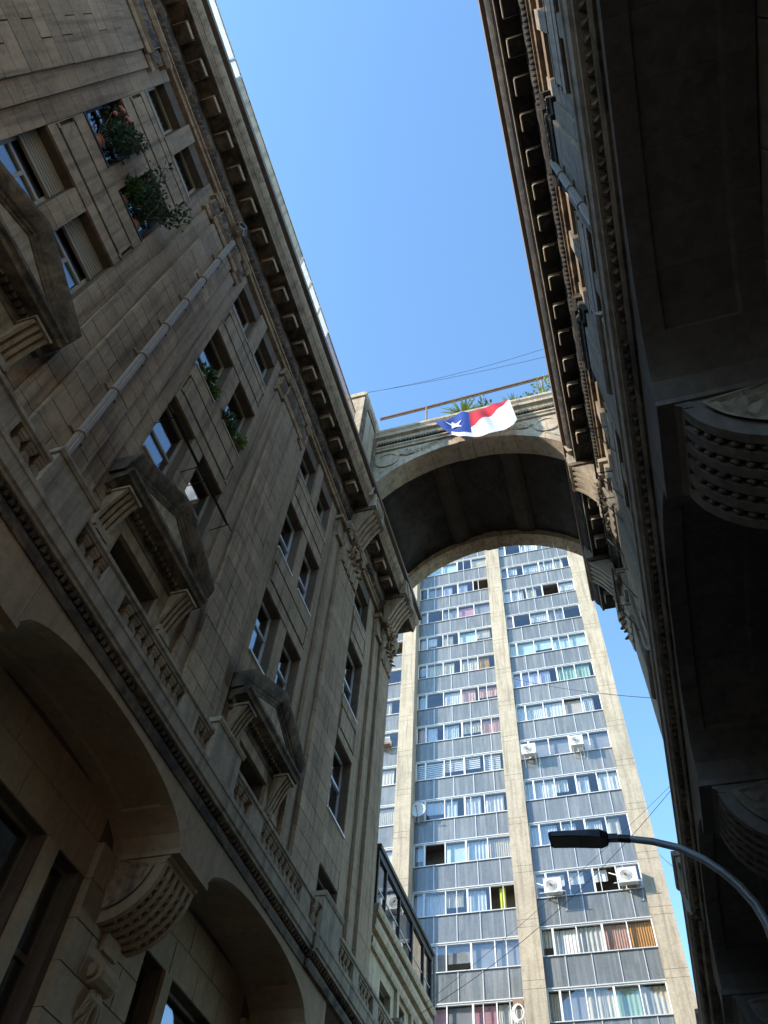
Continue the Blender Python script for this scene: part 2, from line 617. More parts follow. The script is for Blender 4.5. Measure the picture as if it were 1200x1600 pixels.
def modillion_fn(mb):
    # block bracket under the corona with a face plate and small crowning fillet
    mb.box(0.0, 0.42, -0.22, 0.22, -0.20, 0.02)
    mb.box(-0.01, 0.445, -0.245, 0.245, -0.03, 0.03, 1)
    mb.box(0.42, 0.455, -0.20, 0.20, -0.21, -0.03, 1)
    mb.box(0.10, 0.43, -0.232, -0.219, -0.20, -0.03, 1)
    mb.box(0.06, 0.36, -0.15, 0.15, -0.225, -0.20)


def relief(mb, u, y0, y1, z0, z1, amp, per=0.24, seed=0, slope=0.0):
    """carved foliage relief as a displaced sheet closed by its rim sitting in the stone"""
    ny = max(8, int((y1 - y0) / per * 9))
    nz = 10

    def fn(a, b):
        y = y0 + (y1 - y0) * a
        z = z0 + (z1 - z0) * b
        e = min(a * (y1 - y0), (1 - a) * (y1 - y0), b * (z1 - z0), (1 - b) * (z1 - z0))
        ph = (y - y0) / per * 2 * PI
        h = abs(math.sin(ph / 2)) * abs(math.cos((b - 0.5) * PI)) * 0.6 + 0.4 * abs(math.sin(ph * 1.5 + 3 * b)) * b
        h += 0.35 * mnoise.noise(Vector((y * 11 + seed, z * 11, seed * 3.1)))
        return (u + (max(0, h) * amp if e > 0.012 else -0.02) + slope * b, y, z)
    mb.grid(fn, ny, nz)


def arc_z(t):
    return 6.58 + 0.62 * max(0.0, 1 - abs(t) ** 2.4) ** 0.56


def scroll_console(mb, u0, u1, y0, y1, z0, z1, ribs=5):
    """S-scroll bracket: deep at the top, curling in at the foot; ribbed front"""
    def prof(off):
        pts = []
        n = 14
        for i in range(n + 1):
            t = i / n
            z = z1 - (z1 - z0) * t
            u = u0 + (u1 - u0) * ((1 - t) ** 0.75 * (1 - 0.18 * math.sin(t * PI * 1.0)) if t < 0.85 else (0.22 + 0.10 * math.sin((t - 0.85) / 0.15 * PI)))
            pts.append((u - off, z))
        pts += [(u0, z0), (u0, z1)]
        return pts
    w = (y1 - y0) / (2 * ribs - 1)
    for i in range(2 * ribs - 1):
        mb.exty(prof(0 if i % 2 == 0 else 0.045), y0 + i * w, y0 + (i + 1) * w)


PITCH = 5.56
BAYS = (0.04, 5.60, 11.16)               # first window edge of every bay
PIL = (-1.42, 4.14, 9.70)                # pilaster axes between bays
PIERS = (-1.45, 4.12, 9.66, 15.2)        # arcade pier axes


def make_window(T, root, y0, y1, z0, z1, style, u=-0.30):
    fm = {'brown': 'brown_frame', 'cream': 'cream_frame', 'white': 'white_metal', 'dark': 'dark_frame'}[style.get('frame', 'brown')]
    fr = MB(T)
    w = 0.06
    d0, d1 = u - 0.035, u + 0.035
    fr.box(d0, d1, y0, y0 + w, z0, z1)
    fr.box(d0, d1, y1 - w, y1, z0, z1)
    fr.box(d0, d1, y0 + w, y1 - w, z0, z0 + w)
    fr.box(d0, d1, y0 + w, y1 - w, z1 - w, z1)
    zt = z0 + (z1 - z0) * style.get('transom', 0.68)
    fr.box(d0 + 0.004, d1 + 0.012, y0 + w, y1 - w, zt - 0.04, zt + 0.04)
    cols = style.get('cols', 2)
    for i in range(1, cols):
        yy = y0 + (y1 - y0) * i / cols
        fr.box(d0 + 0.006, d1 + 0.008, yy - 0.035, yy + 0.035, z0 + w, zt - 0.04)
    fr.box(u + 0.035, 0.05, y0 + 0.004, y1 - 0.004, z0 - 0.02, z0 + 0.035)    # sill board
    f = fr.build('window', fm, root)
    e = [y0 + w] + [y0 + (y1 - y0) * i / cols for i in range(1, cols)] + [y1 - w]
    sh = style.get('shutter', 0)
    panes = [(a, b, z0 + w, zt - 0.04) for a, b in zip(e, e[1:])] + [(y0 + w, y1 - w, zt + 0.04, z1 - w)]
    for i, (a, b, c, d) in enumerate(panes):
        if i in style.get('open', ()): continue
        p = MB(T)
        p.box(u - 0.006, u + 0.006, a - 0.004, b + 0.004, c - 0.004, d + 0.004)
        p.build('pane', 'glass' if T is Lm else 'old_glass', f)
    if sh:
        s = MB(T)
        zz = z1
        zb = z1 - (z1 - z0) * sh
        n = 0
        while zz > zb:
            s.box(u + 0.06, u + 0.085 + 0.012 * (n % 2), y0 + 0.012, y1 - 0.012, zz - 0.05, zz - 0.004)
            zz -= 0.05
            n += 1
        s.box(u + 0.05, u + 0.11, y0 + 0.012, y1 - 0.012, zz - 0.05, zz)
        s.build('roller_shutter', 'shutter', f)
    if style.get('curtain'):
        wavy(T, u - 0.16, y0 + 0.05, y1 - 0.05, z0 + 0.06, z1 - 0.05, 'curtain_' + style['curtain'], f)
    return f


def wavy(T, u, y0, y1, z0, z1, mat, parent, amp=0.03, per=0.16, axis='u', name='curtain', n=None):
    mb = MB(T)
    n = n or max(6, int((y1 - y0) / per * 5))
    ph = random.uniform(0, 6)

    def side(off):
        def fn(a, b):
            y = y0 + (y1 - y0) * a
            o = amp * math.sin(2 * PI * y / per + ph + 0.7 * math.sin(3.1 * y + ph)) * (0.55 + 0.45 * (1 - b)) + off
            return (u + o, y, z0 + (z1 - z0) * b) if axis == 'u' else (y, u + o, z0 + (z1 - z0) * b)
        return fn
    mb.grid(side(0), n, 3)
    return mb.build(name, mat, parent, smooth=True)


def facade(T, name, label, detail):
    left = T is Lm
    base = T(-2.5, 8, -H)
    B = thing(name, label, 'building', base)
    yend = 20.80 if left else 21.45
    y_start = -7.5
    bays = (BAYS[0] - PITCH,) + BAYS
    # openings of the street wall
    holes = []
    wins = []                                 # (y0,y1,z0,z1,kind)
    for bi, b in enumerate(bays):
        for wi, off in enumerate((0.0, 1.55)):
            for z0, z1, k in ((13.05, 15.30, 'f2'), (17.05, 19.34, 'f3'), (21.00, 22.76, 'at')):
                wins.append((b + off, b + off + 1.09, z0, z1, k, bi - 1, wi))
        holes.append((b + 0.55, b + 2.09, 7.86, 10.85))
    for z0, z1, k in ((8.3, 11.28, 'f1'), (12.86, 15.36, 'f2'), (16.95, 19.50, 'f3'), (21.05, 22.76, 'at')):
        wins.append((16.98, 18.40, z0, z1, k, 3, 0))
    holes += [w[:4] for w in wins]
    wall = MB(T)
    cell_wall(wall, -0.55, -0.03, [y_start, yend - 0.02], [7.86, 23.38], holes)
    wall = wall.build('wall', 'joint', B)
    # hollow shell behind the facade so that the rooms are real and dark
    sh = MB(T)
    D = -9.0
    sh.box(D - 0.3, D, y_start, yend - 0.02, -H, 25.0)
    sh.box(D, -0.56, y_start, y_start + 0.3, -H, 25.0)
    sh.box(D, -0.56, yend - 0.32, yend - 0.02, -H, 25.0)
    sh.box(D, -0.06, y_start + 0.3, yend - 0.32, 24.6, 25.0)
    for zf in (7.5, 12.2, 16.4, 20.3):
        sh.box(D, -0.58, y_start + 0.3, yend - 0.32, zf, zf + 0.3)
    for b in bays + (16.4,):
        for zf in ((7.8, 12.2), (12.5, 16.4), (16.7, 20.3), (20.6, 24.6)):
            sh.box(D, -0.58, b - 1.55, b - 1.40, zf[0] + 0.002, zf[1] - 0.002)
            sh.box(-3.6, -3.5, b - 1.39, b + 3.9, zf[0] + 0.002, zf[1] - 0.002)
    sh.build('rooms', 'interior', B)
    # ---------------- ashlar blocks
    rects = []
    U0 = -0.028
    zlo = 7.95
    ztop = 21.82
    for px in (PIL[0] - PITCH,) + PIL:
        rects += courses(px - 1.46, px - 1.04, zlo, 23.3, U0, 0.0, mode=0)
        rects += courses(px + 1.04, px + 1.46, zlo, 23.3, U0, 0.0, mode=1)
        rects += courses(px - 1.04, px - 0.64, zlo, ztop, U0, 0.08)
        rects += courses(px + 0.64, px + 1.04, zlo, ztop, U0, 0.08)
        rects += courses(px - 0.64, px + 0.64, zlo, ztop, U0, 0.16)
    for b in bays:
        for z0, z1 in ((13.05, 15.30), (17.05, 19.34)):
            rects += courses(b + 1.095, b + 1.545, z0, z1, U0, 0.0, 0.45)
        rects += courses(b + 1.095, b + 1.545, 21.0, 23.3, U0, 0.05, 0.5)
        rects += courses(b, b + 0.545, zlo, 10.85, U0, 0.0)
        rects += courses(b + 2.095, b + 2.64, zlo, 10.85, U0, 0.0)
        rects += courses(b, b + 2.64, 10.85, 13.03, U0, 0.0)
    # bay with the single windows next to the bridge
    a0 = BAYS[2] + 2.65
    rects += courses(a0, 14.30, zlo, 23.3, U0, 0.0)
    for lo, hi in ((14.30, 16.42), (19.10, yend)):
        rects += courses(lo, lo + 0.55, zlo, ztop, U0, 0.10)
        rects += courses(lo + 0.55, hi if lo > 18 else hi - 0.0, zlo, ztop, U0, 0.20)
    rects += courses(16.42, 16.97, zlo, 23.3, U0, 0.0)
    rects += courses(18.41, 19.10, zlo, 23.3, U0, 0.0)
    rects += courses(16.98, 18.40, 11.30, 12.84, U0, 0.0)
    rects = [r for r in rects if r[4] < 23.2]
    place_stones(T, rects, wall, 'ashlar', 280 if left else 150)
    # ---------------- framed panels between the windows of a bay
    for bi, b in enumerate(bays):
        for z0, z1, pz0, pz1 in ((15.30, 17.05, 15.76, 16.44), (19.34, 21.0, 19.92, 20.58)):
            p = MB(T)
            y0, y1 = b + 0.006, b + 2.634
            cell_wall(p, U0, 0.025, [y0, y1], [z0 + 0.006, z1 - 0.006], [(y0 + 0.02, y1 - 0.02, pz0 - 0.09, pz1 + 0.09)])
            p.box(U0, 0.03, y0 + 0.09, y1 - 0.09, pz0, pz1)
            for yy in (y0 + 0.02, y1 - 0.10):
                for zz in (pz0 - 0.09, pz1):
                    p.box(0.0, 0.055, yy, yy + 0.09, zz, zz + 0.09)
            p.build('spandrel_panel', 'trim', B)
    for z0, z1, pz0, pz1 in ((15.37, 16.94, 15.75, 16.5), (19.51, 21.04, 19.95, 20.6)):
        p = MB(T)
        y0, y1 = 16.98, 18.40
        cell_wall(p, U0, 0.025, [y0, y1], [z0, z1], [(y0 + 0.02, y1 - 0.02, pz0 - 0.09, pz1 + 0.09)])
        p.box(U0, 0.03, y0 + 0.09, y1 - 0.09, pz0, pz1)
        for yy in (y0 + 0.02, y1 - 0.10):
            for zz in (pz0 - 0.09, pz1):
                p.box(0.0, 0.055, yy, yy + 0.09, zz, zz + 0.09)
        p.build('spandrel_panel', 'trim', B)
    # ---------------- windows
    for (y0, y1, z0, z1, k, bi, wi) in wins:
        st = {'frame': 'brown', 'transom': 0.66}
        if k == 'at': st = {'frame': 'cream', 'transom': 0.55, 'cols': 2, 'curtain': 'white' if (bi + wi) % 2 == 0 else 'cream'}
        if left:
            if k == 'f2' and bi == 0: st = {'frame': 'cream', 'transom': 0.52, 'cols': 2, 'shutter': 0.30}
            if k == 'f2' and bi == 1: st = {'frame': 'cream', 'transom': 0.5, 'cols': 1}
            if k == 'f2' and bi in (2, 3): st = {'frame': 'white', 'transom': 0.6, 'cols': 1}
            if k == 'f3' and bi == 0: st = {'frame': 'dark', 'transom': 0.55, 'cols': 2}
            if k == 'f3' and bi == 1: st = {'frame': 'cream', 'transom': 0.45, 'cols': 1}
            if k == 'f3' and bi in (2, 3): st = {'frame': 'white', 'transom': 0.5, 'cols': 1}
        make_window(T, B, y0, y1, z0, z1, st)
    # French doors under the pediments
    for bi, b in enumerate(bays):
        y0, y1 = b + 0.55, b + 2.09
        d = make_window(T, B, y0, y1, 7.86, 10.85, {'frame': 'dark', 'transom': 0.72, 'cols': 2}, u=-0.50)
        fr = MB(T)
        fr.box(-0.02, 0.07, y0 - 0.24, y0, 7.93, 10.85)
        fr.box(-0.02, 0.07, y1, y1 + 0.24, 7.93, 10.85)
        fr.box(-0.02, 0.075, y0 - 0.24, y1 + 0.24, 10.85, 11.14)
        fr.build('door_surround', 'trim', B)
        # pediment
        yc = b + 1.32
        ya, yb_ = yc - 1.58, yc + 1.58
        pd = MB(T)
        pd.exty([(-0.02, 11.26), (0.10, 11.26), (0.14, 11.36), (0.42, 11.40), (0.44, 11.48), (0.50, 11.52), (0.50, 11.60), (-0.02, 11.60)], ya, yb_)
        sl = 0.75 / 1.58
        prof = [(-0.02, 11.58), (0.34, 11.58), (0.35, 11.64), (0.38, 11.66), (0.39, 11.72), (0.43, 11.74), (0.48, 11.82), (0.53, 11.94), (0.54, 12.02), (-0.02, 12.02)]
        pd.exty(prof, ya - 0.06, yc, sl, ya)
        pd.exty(prof, yc, yb_ + 0.06, -sl, yb_)
        pd = pd.build('pediment', 'soot', B)
        ty = MB(T)
        ty.extx([(ya + 0.1, 11.622), (yb_ - 0.1, 11.622), (yc, 11.622 + sl * 1.48)], 0.0, 0.32)
        ty.build('tympanum', 'pale', pd)
        fz = MB(T)
        fz.box(-0.02, 0.09, ya + 0.12, yb_ - 0.12, 11.142, 11.26)
        fz.build('frieze', 'soot', pd)
        me = piece('small_dentil', T, lambda m_: m_.box(0, 0.09, -0.035, 0.035, -0.09, 0), 'soot')
        yy = ya + 0.45
        while yy < yb_ - 0.42:
            inst(me, 'dentil', pd, T(0.14, yy, 11.375))
            yy += 0.125
        for s in (-1, 1):
            cm = MB(T)
            cy = yc + s * 1.2
            scroll_console(cm, -0.02, 0.40, cy - 0.20, cy + 0.20, 10.36, 11.20, 4)
            cm.box(-0.02, 0.44, cy - 0.23, cy + 0.23, 11.20, 11.259)
            cm.box(-0.02, 0.16, cy - 0.21, cy + 0.21, 10.24, 10.36)
            cm.box(-0.02, 0.20, cy - 0.17, cy + 0.17, 10.14, 10.24)
            cm.build('console', 'trim', pd)
    # ---------------- pilaster capitals
    for px in (PIL[0] - PITCH,) + PIL:
        cp = MB(T)
        for hw, du in ((1.08, 0.0), (0.70, 0.08)):
            cp.exty([(0.0, 21.82), (0.12 + du, 21.82), (0.15 + du, 21.90), (0.15 + du, 22.0), (0.22 + du, 22.06), (0.0, 22.06)], px - hw - 0.06, px + hw + 0.06)
            cp.box(0, 0.15 + du, px - hw, px + hw, 22.06, 22.80)
            cp.exty([(0.0, 22.80), (0.20 + du, 22.80), (0.30 + du, 22.92), (0.30 + du, 23.0), (0.0, 23.0)], px - hw - 0.10, px + hw + 0.10)
        cp.box(0, 0.16, px - 1.12, px + 1.12, 23.0, 23.36)
        cp = cp.build('capital', 'trim' if left else 'crust_and_shade', B)  # right capitals: crust colour also stands for shade on them
        cb = MB(T)
        relief(cb, 0.235, px - 0.69, px + 0.69, 22.10, 22.78, 0.07, 0.23, px)
        relief(cb, 0.155, px - 1.07, px - 0.71, 22.10, 22.78, 0.06, 0.2, px + 2)
        relief(cb, 0.155, px + 0.71, px + 1.07, 22.10, 22.78, 0.06, 0.2, px + 5)
        cb.build('carved_band', 'soot' if left else 'crust_and_shade', cp)
    # tall capitals with scrolled leaves beside the bridge, and the great consoles on them
    for lo, hi in ((14.85, 16.42), (19.65, yend)):
        yc = (lo + hi) / 2
        hw = (hi - lo) / 2
        cp = MB(T)
        cp.box(0, 0.22, yc - hw - 0.55, yc - hw - 0.05, 21.82, 22.0)
        cp.box(0, 0.30, yc - hw - 0.60, yc - hw - 0.05, 22.80, 23.0)
        cp.box(0, 0.16, yc - hw - 0.52, yc - hw - 0.05, 22.0, 22.80)
        cp.box(0, 0.24, yc - hw, yc + hw, 21.1, 22.75)
        cp.exty([(0, 22.75), (0.42, 22.75), (0.50, 22.88), (0.50, 23.02), (0, 23.02)], yc - hw - 0.12, yc + hw + 0.12)
        cp.box(0, 0.36, yc - hw - 0.02, yc + hw + 0.02, 23.02, 23.37)
        cp = cp.build('capital', 'trim', B)
        lf = MB(T)
        for row, (zb, zh, du) in enumerate(((21.1, 0.75, 0.10), (21.55, 0.85, 0.16))):
            n = 5 if row == 0 else 4
            for i in range(n):
                yy = yc - hw + (i + 0.5) * 2 * hw / n
                lw = hw / n * 0.92

                def leaf(a, b_, yy=yy, zb=zb, zh=zh, du=du, lw=lw):
                    s = (a - 0.5) * 2
                    wv = lw * (0.7 + 0.5 * math.sin(b_ * PI * 0.9)) * (1 - 0.55 * b_ ** 6)
                    uu = 0.235 + du * b_ ** 2 + 0.05 * math.cos(s * PI / 2) + 0.02 * math.sin(s * 9)
                    zz = zb + zh * (b_ if b_ < 0.85 else 0.85 - (b_ - 0.85) * 0.9)
                    if b_ >= 0.85: uu += 0.10 * (b_ - 0.85) / 0.15
                    return (uu, yy + s * wv, zz)
                lf.grid(leaf, 6, 8)
        lf.build('leaves', 'trim', cp, smooth=True)
        vo = MB(T)
        for s in (-1, 1):
            pts = []
            for i in range(26):
                a = i / 25 * 2.2 * 2 * PI
                r = 0.17 * (1 - i / 25 * 0.85)
                pts.append((0.40 + 0.02 * i / 25, yc + s * (hw - 0.08) - s * 0.0 + r * math.cos(a) * s, 22.55 + r * math.sin(a)))
            vo.tube(pts, 0.045, 5)
        vo.build('volute', 'trim', cp, smooth=True)
        ms = MB(T)
        ms.blob((0.40, yc, 22.30), 0.12, 0.17, 0.24, 10, 8)
        ms.blob((0.50, yc, 22.26), 0.05, 0.05, 0.09, 6, 5)
        for s in (-1, 1):
            ms.tube([(0.36, yc + s * 0.1, 22.5), (0.42, yc + s * 0.26, 22.42), (0.40, yc + s * 0.30, 22.15), (0.36, yc + s * 0.2, 21.95)], 0.05, 6)
        ms.build('carved_cartouche', 'trim', cp, smooth=True)
        # great scroll console carrying the springing of the bridge
        gc = MB(T)
        c0 = 15.0 if lo < 17 else 19.35
        scroll_console(gc, 0.30, 1.12, c0 - 0.02, c0 + 0.98, 22.72, 24.02, 5)
        gc = gc.build('great_console', 'trim', B)
        ab = MB(T)
        ab.exty([(0.2, 24.02), (1.12, 24.02), (1.22, 24.10), (1.22, 24.2), (0.2, 24.2)], c0 - 0.08, c0 + 1.06)
        ab.build('abacus', 'soot', gc)
        bl = MB(T)
        bl.box(0.3, 1.18, c0 - 0.04, c0 + 1.02, 24.2, 25.45)
        bl = bl.build('springing_block', 'pale', B)
        md = MB(T)
        ycm = c0 + 0.49
        n = 20
        rim = []
        for j, (r, d) in enumerate(((0.40, 0.0), (0.40, 0.035), (0.34, 0.04), (0.33, 0.015), (0.0, 0.02))):
            rim.append([(1.181 + d, ycm + r * math.cos(2 * PI * i / n), 24.82 + r * 1.15 * math.sin(2 * PI * i / n)) for i in range(n)])
        fs = []
        for j in range(4):
            for i in range(n):
                fs.append((j * n + i, j * n + (i + 1) % n, (j + 1) * n + (i + 1) % n, (j + 1) * n + i))
        md.add([p for r_ in rim for p in r_], fs)
        md.build('medallion', 'trim', bl)
    # ---------------- main cornice
    cmat = 'soot' if left else 'crust_and_shade'
    co = MB(T)
    yc1 = yend + 0.75
    co.exty([(-0.03, 23.38), (0.10, 23.38), (0.14, 23.46), (0.20, 23.48), (0.20, 23.56), (-0.03, 23.56)], y_start, yc1 - 0.5)     # bed fillet
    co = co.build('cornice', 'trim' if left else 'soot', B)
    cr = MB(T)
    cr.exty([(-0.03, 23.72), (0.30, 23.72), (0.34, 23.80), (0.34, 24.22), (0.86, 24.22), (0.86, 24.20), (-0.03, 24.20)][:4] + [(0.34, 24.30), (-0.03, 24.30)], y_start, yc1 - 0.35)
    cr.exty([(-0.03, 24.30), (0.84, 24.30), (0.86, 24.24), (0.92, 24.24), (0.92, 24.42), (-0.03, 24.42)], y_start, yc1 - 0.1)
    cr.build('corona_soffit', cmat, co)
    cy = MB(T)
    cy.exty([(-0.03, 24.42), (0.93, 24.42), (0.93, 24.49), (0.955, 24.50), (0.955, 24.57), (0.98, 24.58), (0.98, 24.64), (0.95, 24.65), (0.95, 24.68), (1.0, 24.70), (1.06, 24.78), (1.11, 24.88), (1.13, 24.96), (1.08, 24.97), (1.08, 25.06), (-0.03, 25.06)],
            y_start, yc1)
    cy.build('cyma', 'trim' if left else 'crust_and_shade', co)  # right cyma darkened by colour so it looks shaded as well as sooty
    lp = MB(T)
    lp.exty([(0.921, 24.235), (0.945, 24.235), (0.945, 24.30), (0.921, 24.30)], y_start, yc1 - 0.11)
    lp.build('drip_edge', 'trim' if left else 'edge', co)  # right lip coloured bright to stand for a sunlit glint
    gt = MB(T)
    gt.exty([(0.6, 25.06), (1.25, 25.06), (1.27, 25.20), (1.22, 25.24), (0.6, 25.24)], y_start, yc1 + 0.02)
    gt.build('gutter', 'roof_tin', co)
    # egg-and-dart band: carved
    eg = MB(T)
    per = 0.14
    n = int((yend - y_start) / per * 7)

    def egg(a, b_):
        y = y_start + (yend - y_start) * a
        ph = (y / per) % 1.0
        egg_h = max(0, 1 - ((ph - 0.5) / 0.36) ** 2) ** 0.5
        dart = max(0, 1 - abs(((ph + 0.5) % 1.0) - 0.5) / 0.08) * 0.7
        h = max(egg_h, dart) * math.sin(PI * min(1, b_ * 1.05)) ** 0.6
        return (0.20 + 0.12 * b_ + 0.055 * h, y, 23.56 + 0.16 * b_)
    eg.grid(egg, n, 5)
    eg.build('egg_and_dart', 'soot' if left else 'crust_and_shade', co)
    me = piece('modillion', T, modillion_fn, ['soot', 'edge'] if left else ['crust_and_shade', 'edge'])  # second slot: sunlit rims painted lighter than the block
    yy = 0.02 - 0.927 * 8
    while yy < yend + 0.2:
        if yy > y_start + 0.3 and not (14.75 < yy < 16.2) and not (19.1 < yy < 20.6):
            o_ = inst(me, 'modillion', co, T(0.33 + random.uniform(-0.012, 0.008), yy + random.uniform(-0.012, 0.012), 24.24 + random.uniform(0, 0.01)))
            o_.rotation_euler.z = random.uniform(-0.012, 0.012)
        yy += 0.927
    # ---------------- balcony
    z0b = 7.55
    bal = MB(T)
    prof = [(0.95, 7.62), (1.235, 7.62), (1.24, 7.67), (1.275, 7.69), (1.28, 7.90), (1.30, 7.92), (1.30, 8.0), (-0.02, 8.0), (-0.02, 7.62)]
    bal.exty(prof, y_start, 14.25)
    bal.exty([(u + 0.07 if u > 0.5 else u, z) for u, z in prof], 14.25, yend + (0.3 if left else 0.4))
    bal = bal.build('balcony_slab', 'pale', B)
    dm = piece('balcony_dentil', T, dentil_fn, 'soot')
    yy = y_start + 0.1
    while yy < yend + 0.2:
        if random.random() > 0.03:
            inst(dm, 'dentil', bal, T(1.01 + (0.07 if yy > 14.2 else 0) + random.uniform(-0.012, 0.004), yy + random.uniform(-0.006, 0.006), 7.622 + random.uniform(0, 0.012)))
        yy += 0.1245
    mo = MB(T)
    mo.exty([(1.08, 7.34), (1.13, 7.34), (1.15, 7.42), (1.15, 7.50), (1.0, 7.50)], y_start, 14.25)
    mo.exty([(1.08, 7.34), (1.18, 7.34), (1.21, 7.42), (1.21, 7.50), (1.0, 7.50)], 14.25, yend + 0.3)
    mo.build('bed_moulding', 'soot', bal)
    bs = MB(T)
    bs.exty([(0.93, 8.0), (1.20, 8.0), (1.20, 8.04), (1.17, 8.06), (0.93, 8.06)], y_start, 14.2)
    bs.exty([(1.0, 8.0), (1.27, 8.0), (1.27, 8.04), (1.24, 8.06), (1.0, 8.06)], 14.25, yend + 0.2)
    bs = bs.build('balustrade', 'trim', B)
    rl = MB(T)
    rp = [(0.93, 8.55), (1.16, 8.55), (1.16, 8.58), (1.20, 8.60), (1.20, 8.67), (1.17, 8.71), (0.91, 8.71), (0.91, 8.58)]
    rl.exty(rp, y_start, 14.2)
    rl.exty([(u + 0.07, z) for u, z in rp], 14.25, yend + 0.2)
    rl.build('top_rail', 'pale', bs)
    pcs = []
    for px, hw in ((PIL[0], 0.48), (PIL[1] - 0.05, 0.48), (PIL[2] - 0.15, 0.51), (15.02, 0.56), (20.55 if left else 21.2, 0.4)):
        pcs.append((px, hw, 8.94))
    small = [(b + s, 0.26, 8.548) for b in bays for s in (0.0, 2.64)] + [(16.9, 0.2, 8.548), (18.4, 0.2, 8.548)]
    for px, hw, zt in pcs:
        d = 0.07 if px > 14.2 else 0
        p = MB(T)
        p.box(0.86 + d, 1.22 + d, px - hw, px + hw, 8.002, zt - 0.10)
        p.exty([(0.83 + d, zt - 0.10), (1.24 + d, zt - 0.10), (1.27 + d, zt - 0.05), (1.27 + d, zt), (0.83 + d, zt)], px - hw - 0.04, px + hw + 0.04)
        p.box(0.86 + d, 1.24 + d, px - hw - 0.02, px + hw + 0.02, 8.004, 8.10)
        p.build('pedestal', 'pale', bs)
    for px, hw, zt in small:
        d = 0.07 if px > 14.2 else 0
        p = MB(T)
        p.box(0.95 + d, 1.17 + d, px - hw, px + hw, 8.062, zt)
        p.build('small_pedestal', 'pale', bs)
    bme = piece('baluster', T, baluster_fn, 'trim')
    blocks = [(px, hw) for px, hw, _ in pcs] + [(px, hw) for px, hw, _ in small]
    yy = -4.2 if left else -2.5
    while yy < yend:
        if all(abs(yy - px) > hw + 0.07 for px, hw in blocks):
            o_ = inst(bme, 'baluster', bs, T(1.06 + (0.07 if yy > 14.2 else 0) + random.uniform(-0.006, 0.006), yy + random.uniform(-0.01, 0.01), 8.06))
            o_.rotation_euler.z = random.uniform(-0.05, 0.05)
        yy += 0.215
    # ---------------- arcade that carries the balcony
    hs = 2.29
    for ai, (pa, pb) in enumerate(((PIERS[0], PIERS[1]), (PIERS[1], PIERS[2]), (PIERS[2], PIERS[3]))):
        yc = (pa + pb) / 2
        hh = (pb - pa) / 2 - 0.48
        nv = 9
        for i in range(nv):
            t0, t1 = -1 + 2 * i / nv, -1 + 2 * (i + 1) / nv
            g = 0.0015
            ts = [t0 + (t1 - t0) * k / 4 for k in range(5)]
            ys = [yc + t * hh for t in ts]
            ys[0] += g
            ys[-1] -= g
            v = MB(T)
            strips = [(1.05, 0.86, 0), (0.86, 0.84, None), (0.84, 0.24, 0.05), (0.24, 0.22, None), (0.22, -0.02, 0)]
            panel = 0 < i < nv - 1
            zs = [arc_z(t) for t in ts]

            def zoff(d): return d if (d and panel) else 0
            us = [1.10, 0.90, 0.87, 0.25, 0.22, -0.02]
            dz = [0, 0, 0.05, 0.05, 0, 0] if panel else [0] * 6
            pts = []
            for u_, d_ in zip(us, dz):
                pts += [(u_, y_, z_ + d_) for y_, z_ in zip(ys, zs)]
            fs = []
            for a in range(5):
                for k in range(4):
                    fs.append((a * 5 + k, a * 5 + k + 1, (a + 1) * 5 + k + 1, (a + 1) * 5 + k))
            v.add(pts, fs)
            v.add([(1.10, y_, z_) for y_, z_ in zip(ys, zs)] + [(1.10, y_, 7.60) for y_ in ys], [(k, k + 5, k + 6, k + 1) for k in range(4)])
            for k, s in ((0, 1), (4, -1)):
                v.add([(u_, ys[k], zs[k] + d_) for u_, d_ in zip(us, dz)] + [(-0.02, ys[k], 7.60), (1.10, ys[k], 7.60)], [tuple(range(8))])
            v.build('voussoir', 'lower', B)
    for pi, py in enumerate(PIERS):
        a, b = py - 0.48, py + 0.48
        w = MB(T)
        w.box(-0.02, 1.10, a + 0.004, b - 0.004, 6.58, 7.60)
        w.box(-0.02, 1.13, a - 0.03, b + 0.03, 6.50, 6.58)
        w.build('impost', 'lower', B)
        c = MB(T)
        na = 12

        def arcp(r, n_=na, a0=0.0, a1=PI / 2):
            return [(r * 1.0 * math.cos(a0 + (a1 - a0) * i / n_), 6.50 - r * 1.0 * math.sin(a0 + (a1 - a0) * i / n_)) for i in range(n_ + 1)]
        core = [(-0.02, 6.50)] + arcp(0.86)
        c.exty([(-0.02, 6.499)] + arcp(0.84), a + 0.05, b - 0.05)
        nr = 6
        rw = (b - a) / (nr * 2 - 1)
        for i in range(nr):
            c.exty([(-0.02, 6.499)] + arcp(0.93), a + 2 * i * rw, a + (2 * i + 1) * rw)
        c.exty([(0.84, 6.499), (0.98, 6.499), (0.97, 6.46), (0.93, 6.44), (0.92, 6.40), (0.84, 6.38)], a - 0.01, b + 0.01)
        c = c.build('corbel', 'lower', B)
        for i in range(nr - 1):
            bd = MB(T)
            yy = a + (2 * i + 1.5) * rw
            for k in range(7):
                an = math.radians(18 + k * 8.5)
                bd.blob((0.89 * math.cos(an), yy, 6.50 - 0.89 * math.sin(an)), 0.05, 0.036, 0.05, 6, 4)
            bd.build('bead_row', 'lower', c, smooth=True)
        for s in (-1, 1):
            fan = MB(T)
            yo = a - 0.001 if s < 0 else b + 0.001

            def fanf(p_, q_, yo=yo, s=s):
                r = 0.12 + 0.66 * p_
                an = math.radians(10 + 70 * q_)
                e = min(p_, 1 - p_, q_, 1 - q_)
                h = 0.05 if e < 0.06 else 0.005 + 0.06 * abs(math.sin(q_ * 11 + 3 * p_)) * (0.4 + p_) * abs(math.sin(p_ * 7 + 1)) + 0.04 * max(0, mnoise.noise(Vector((p_ * 9, q_ * 9, py))))
                return (r * math.cos(an), yo + s * (h - 0.005), 6.52 - r * math.sin(an))
            fan.grid(fanf, 22, 30)
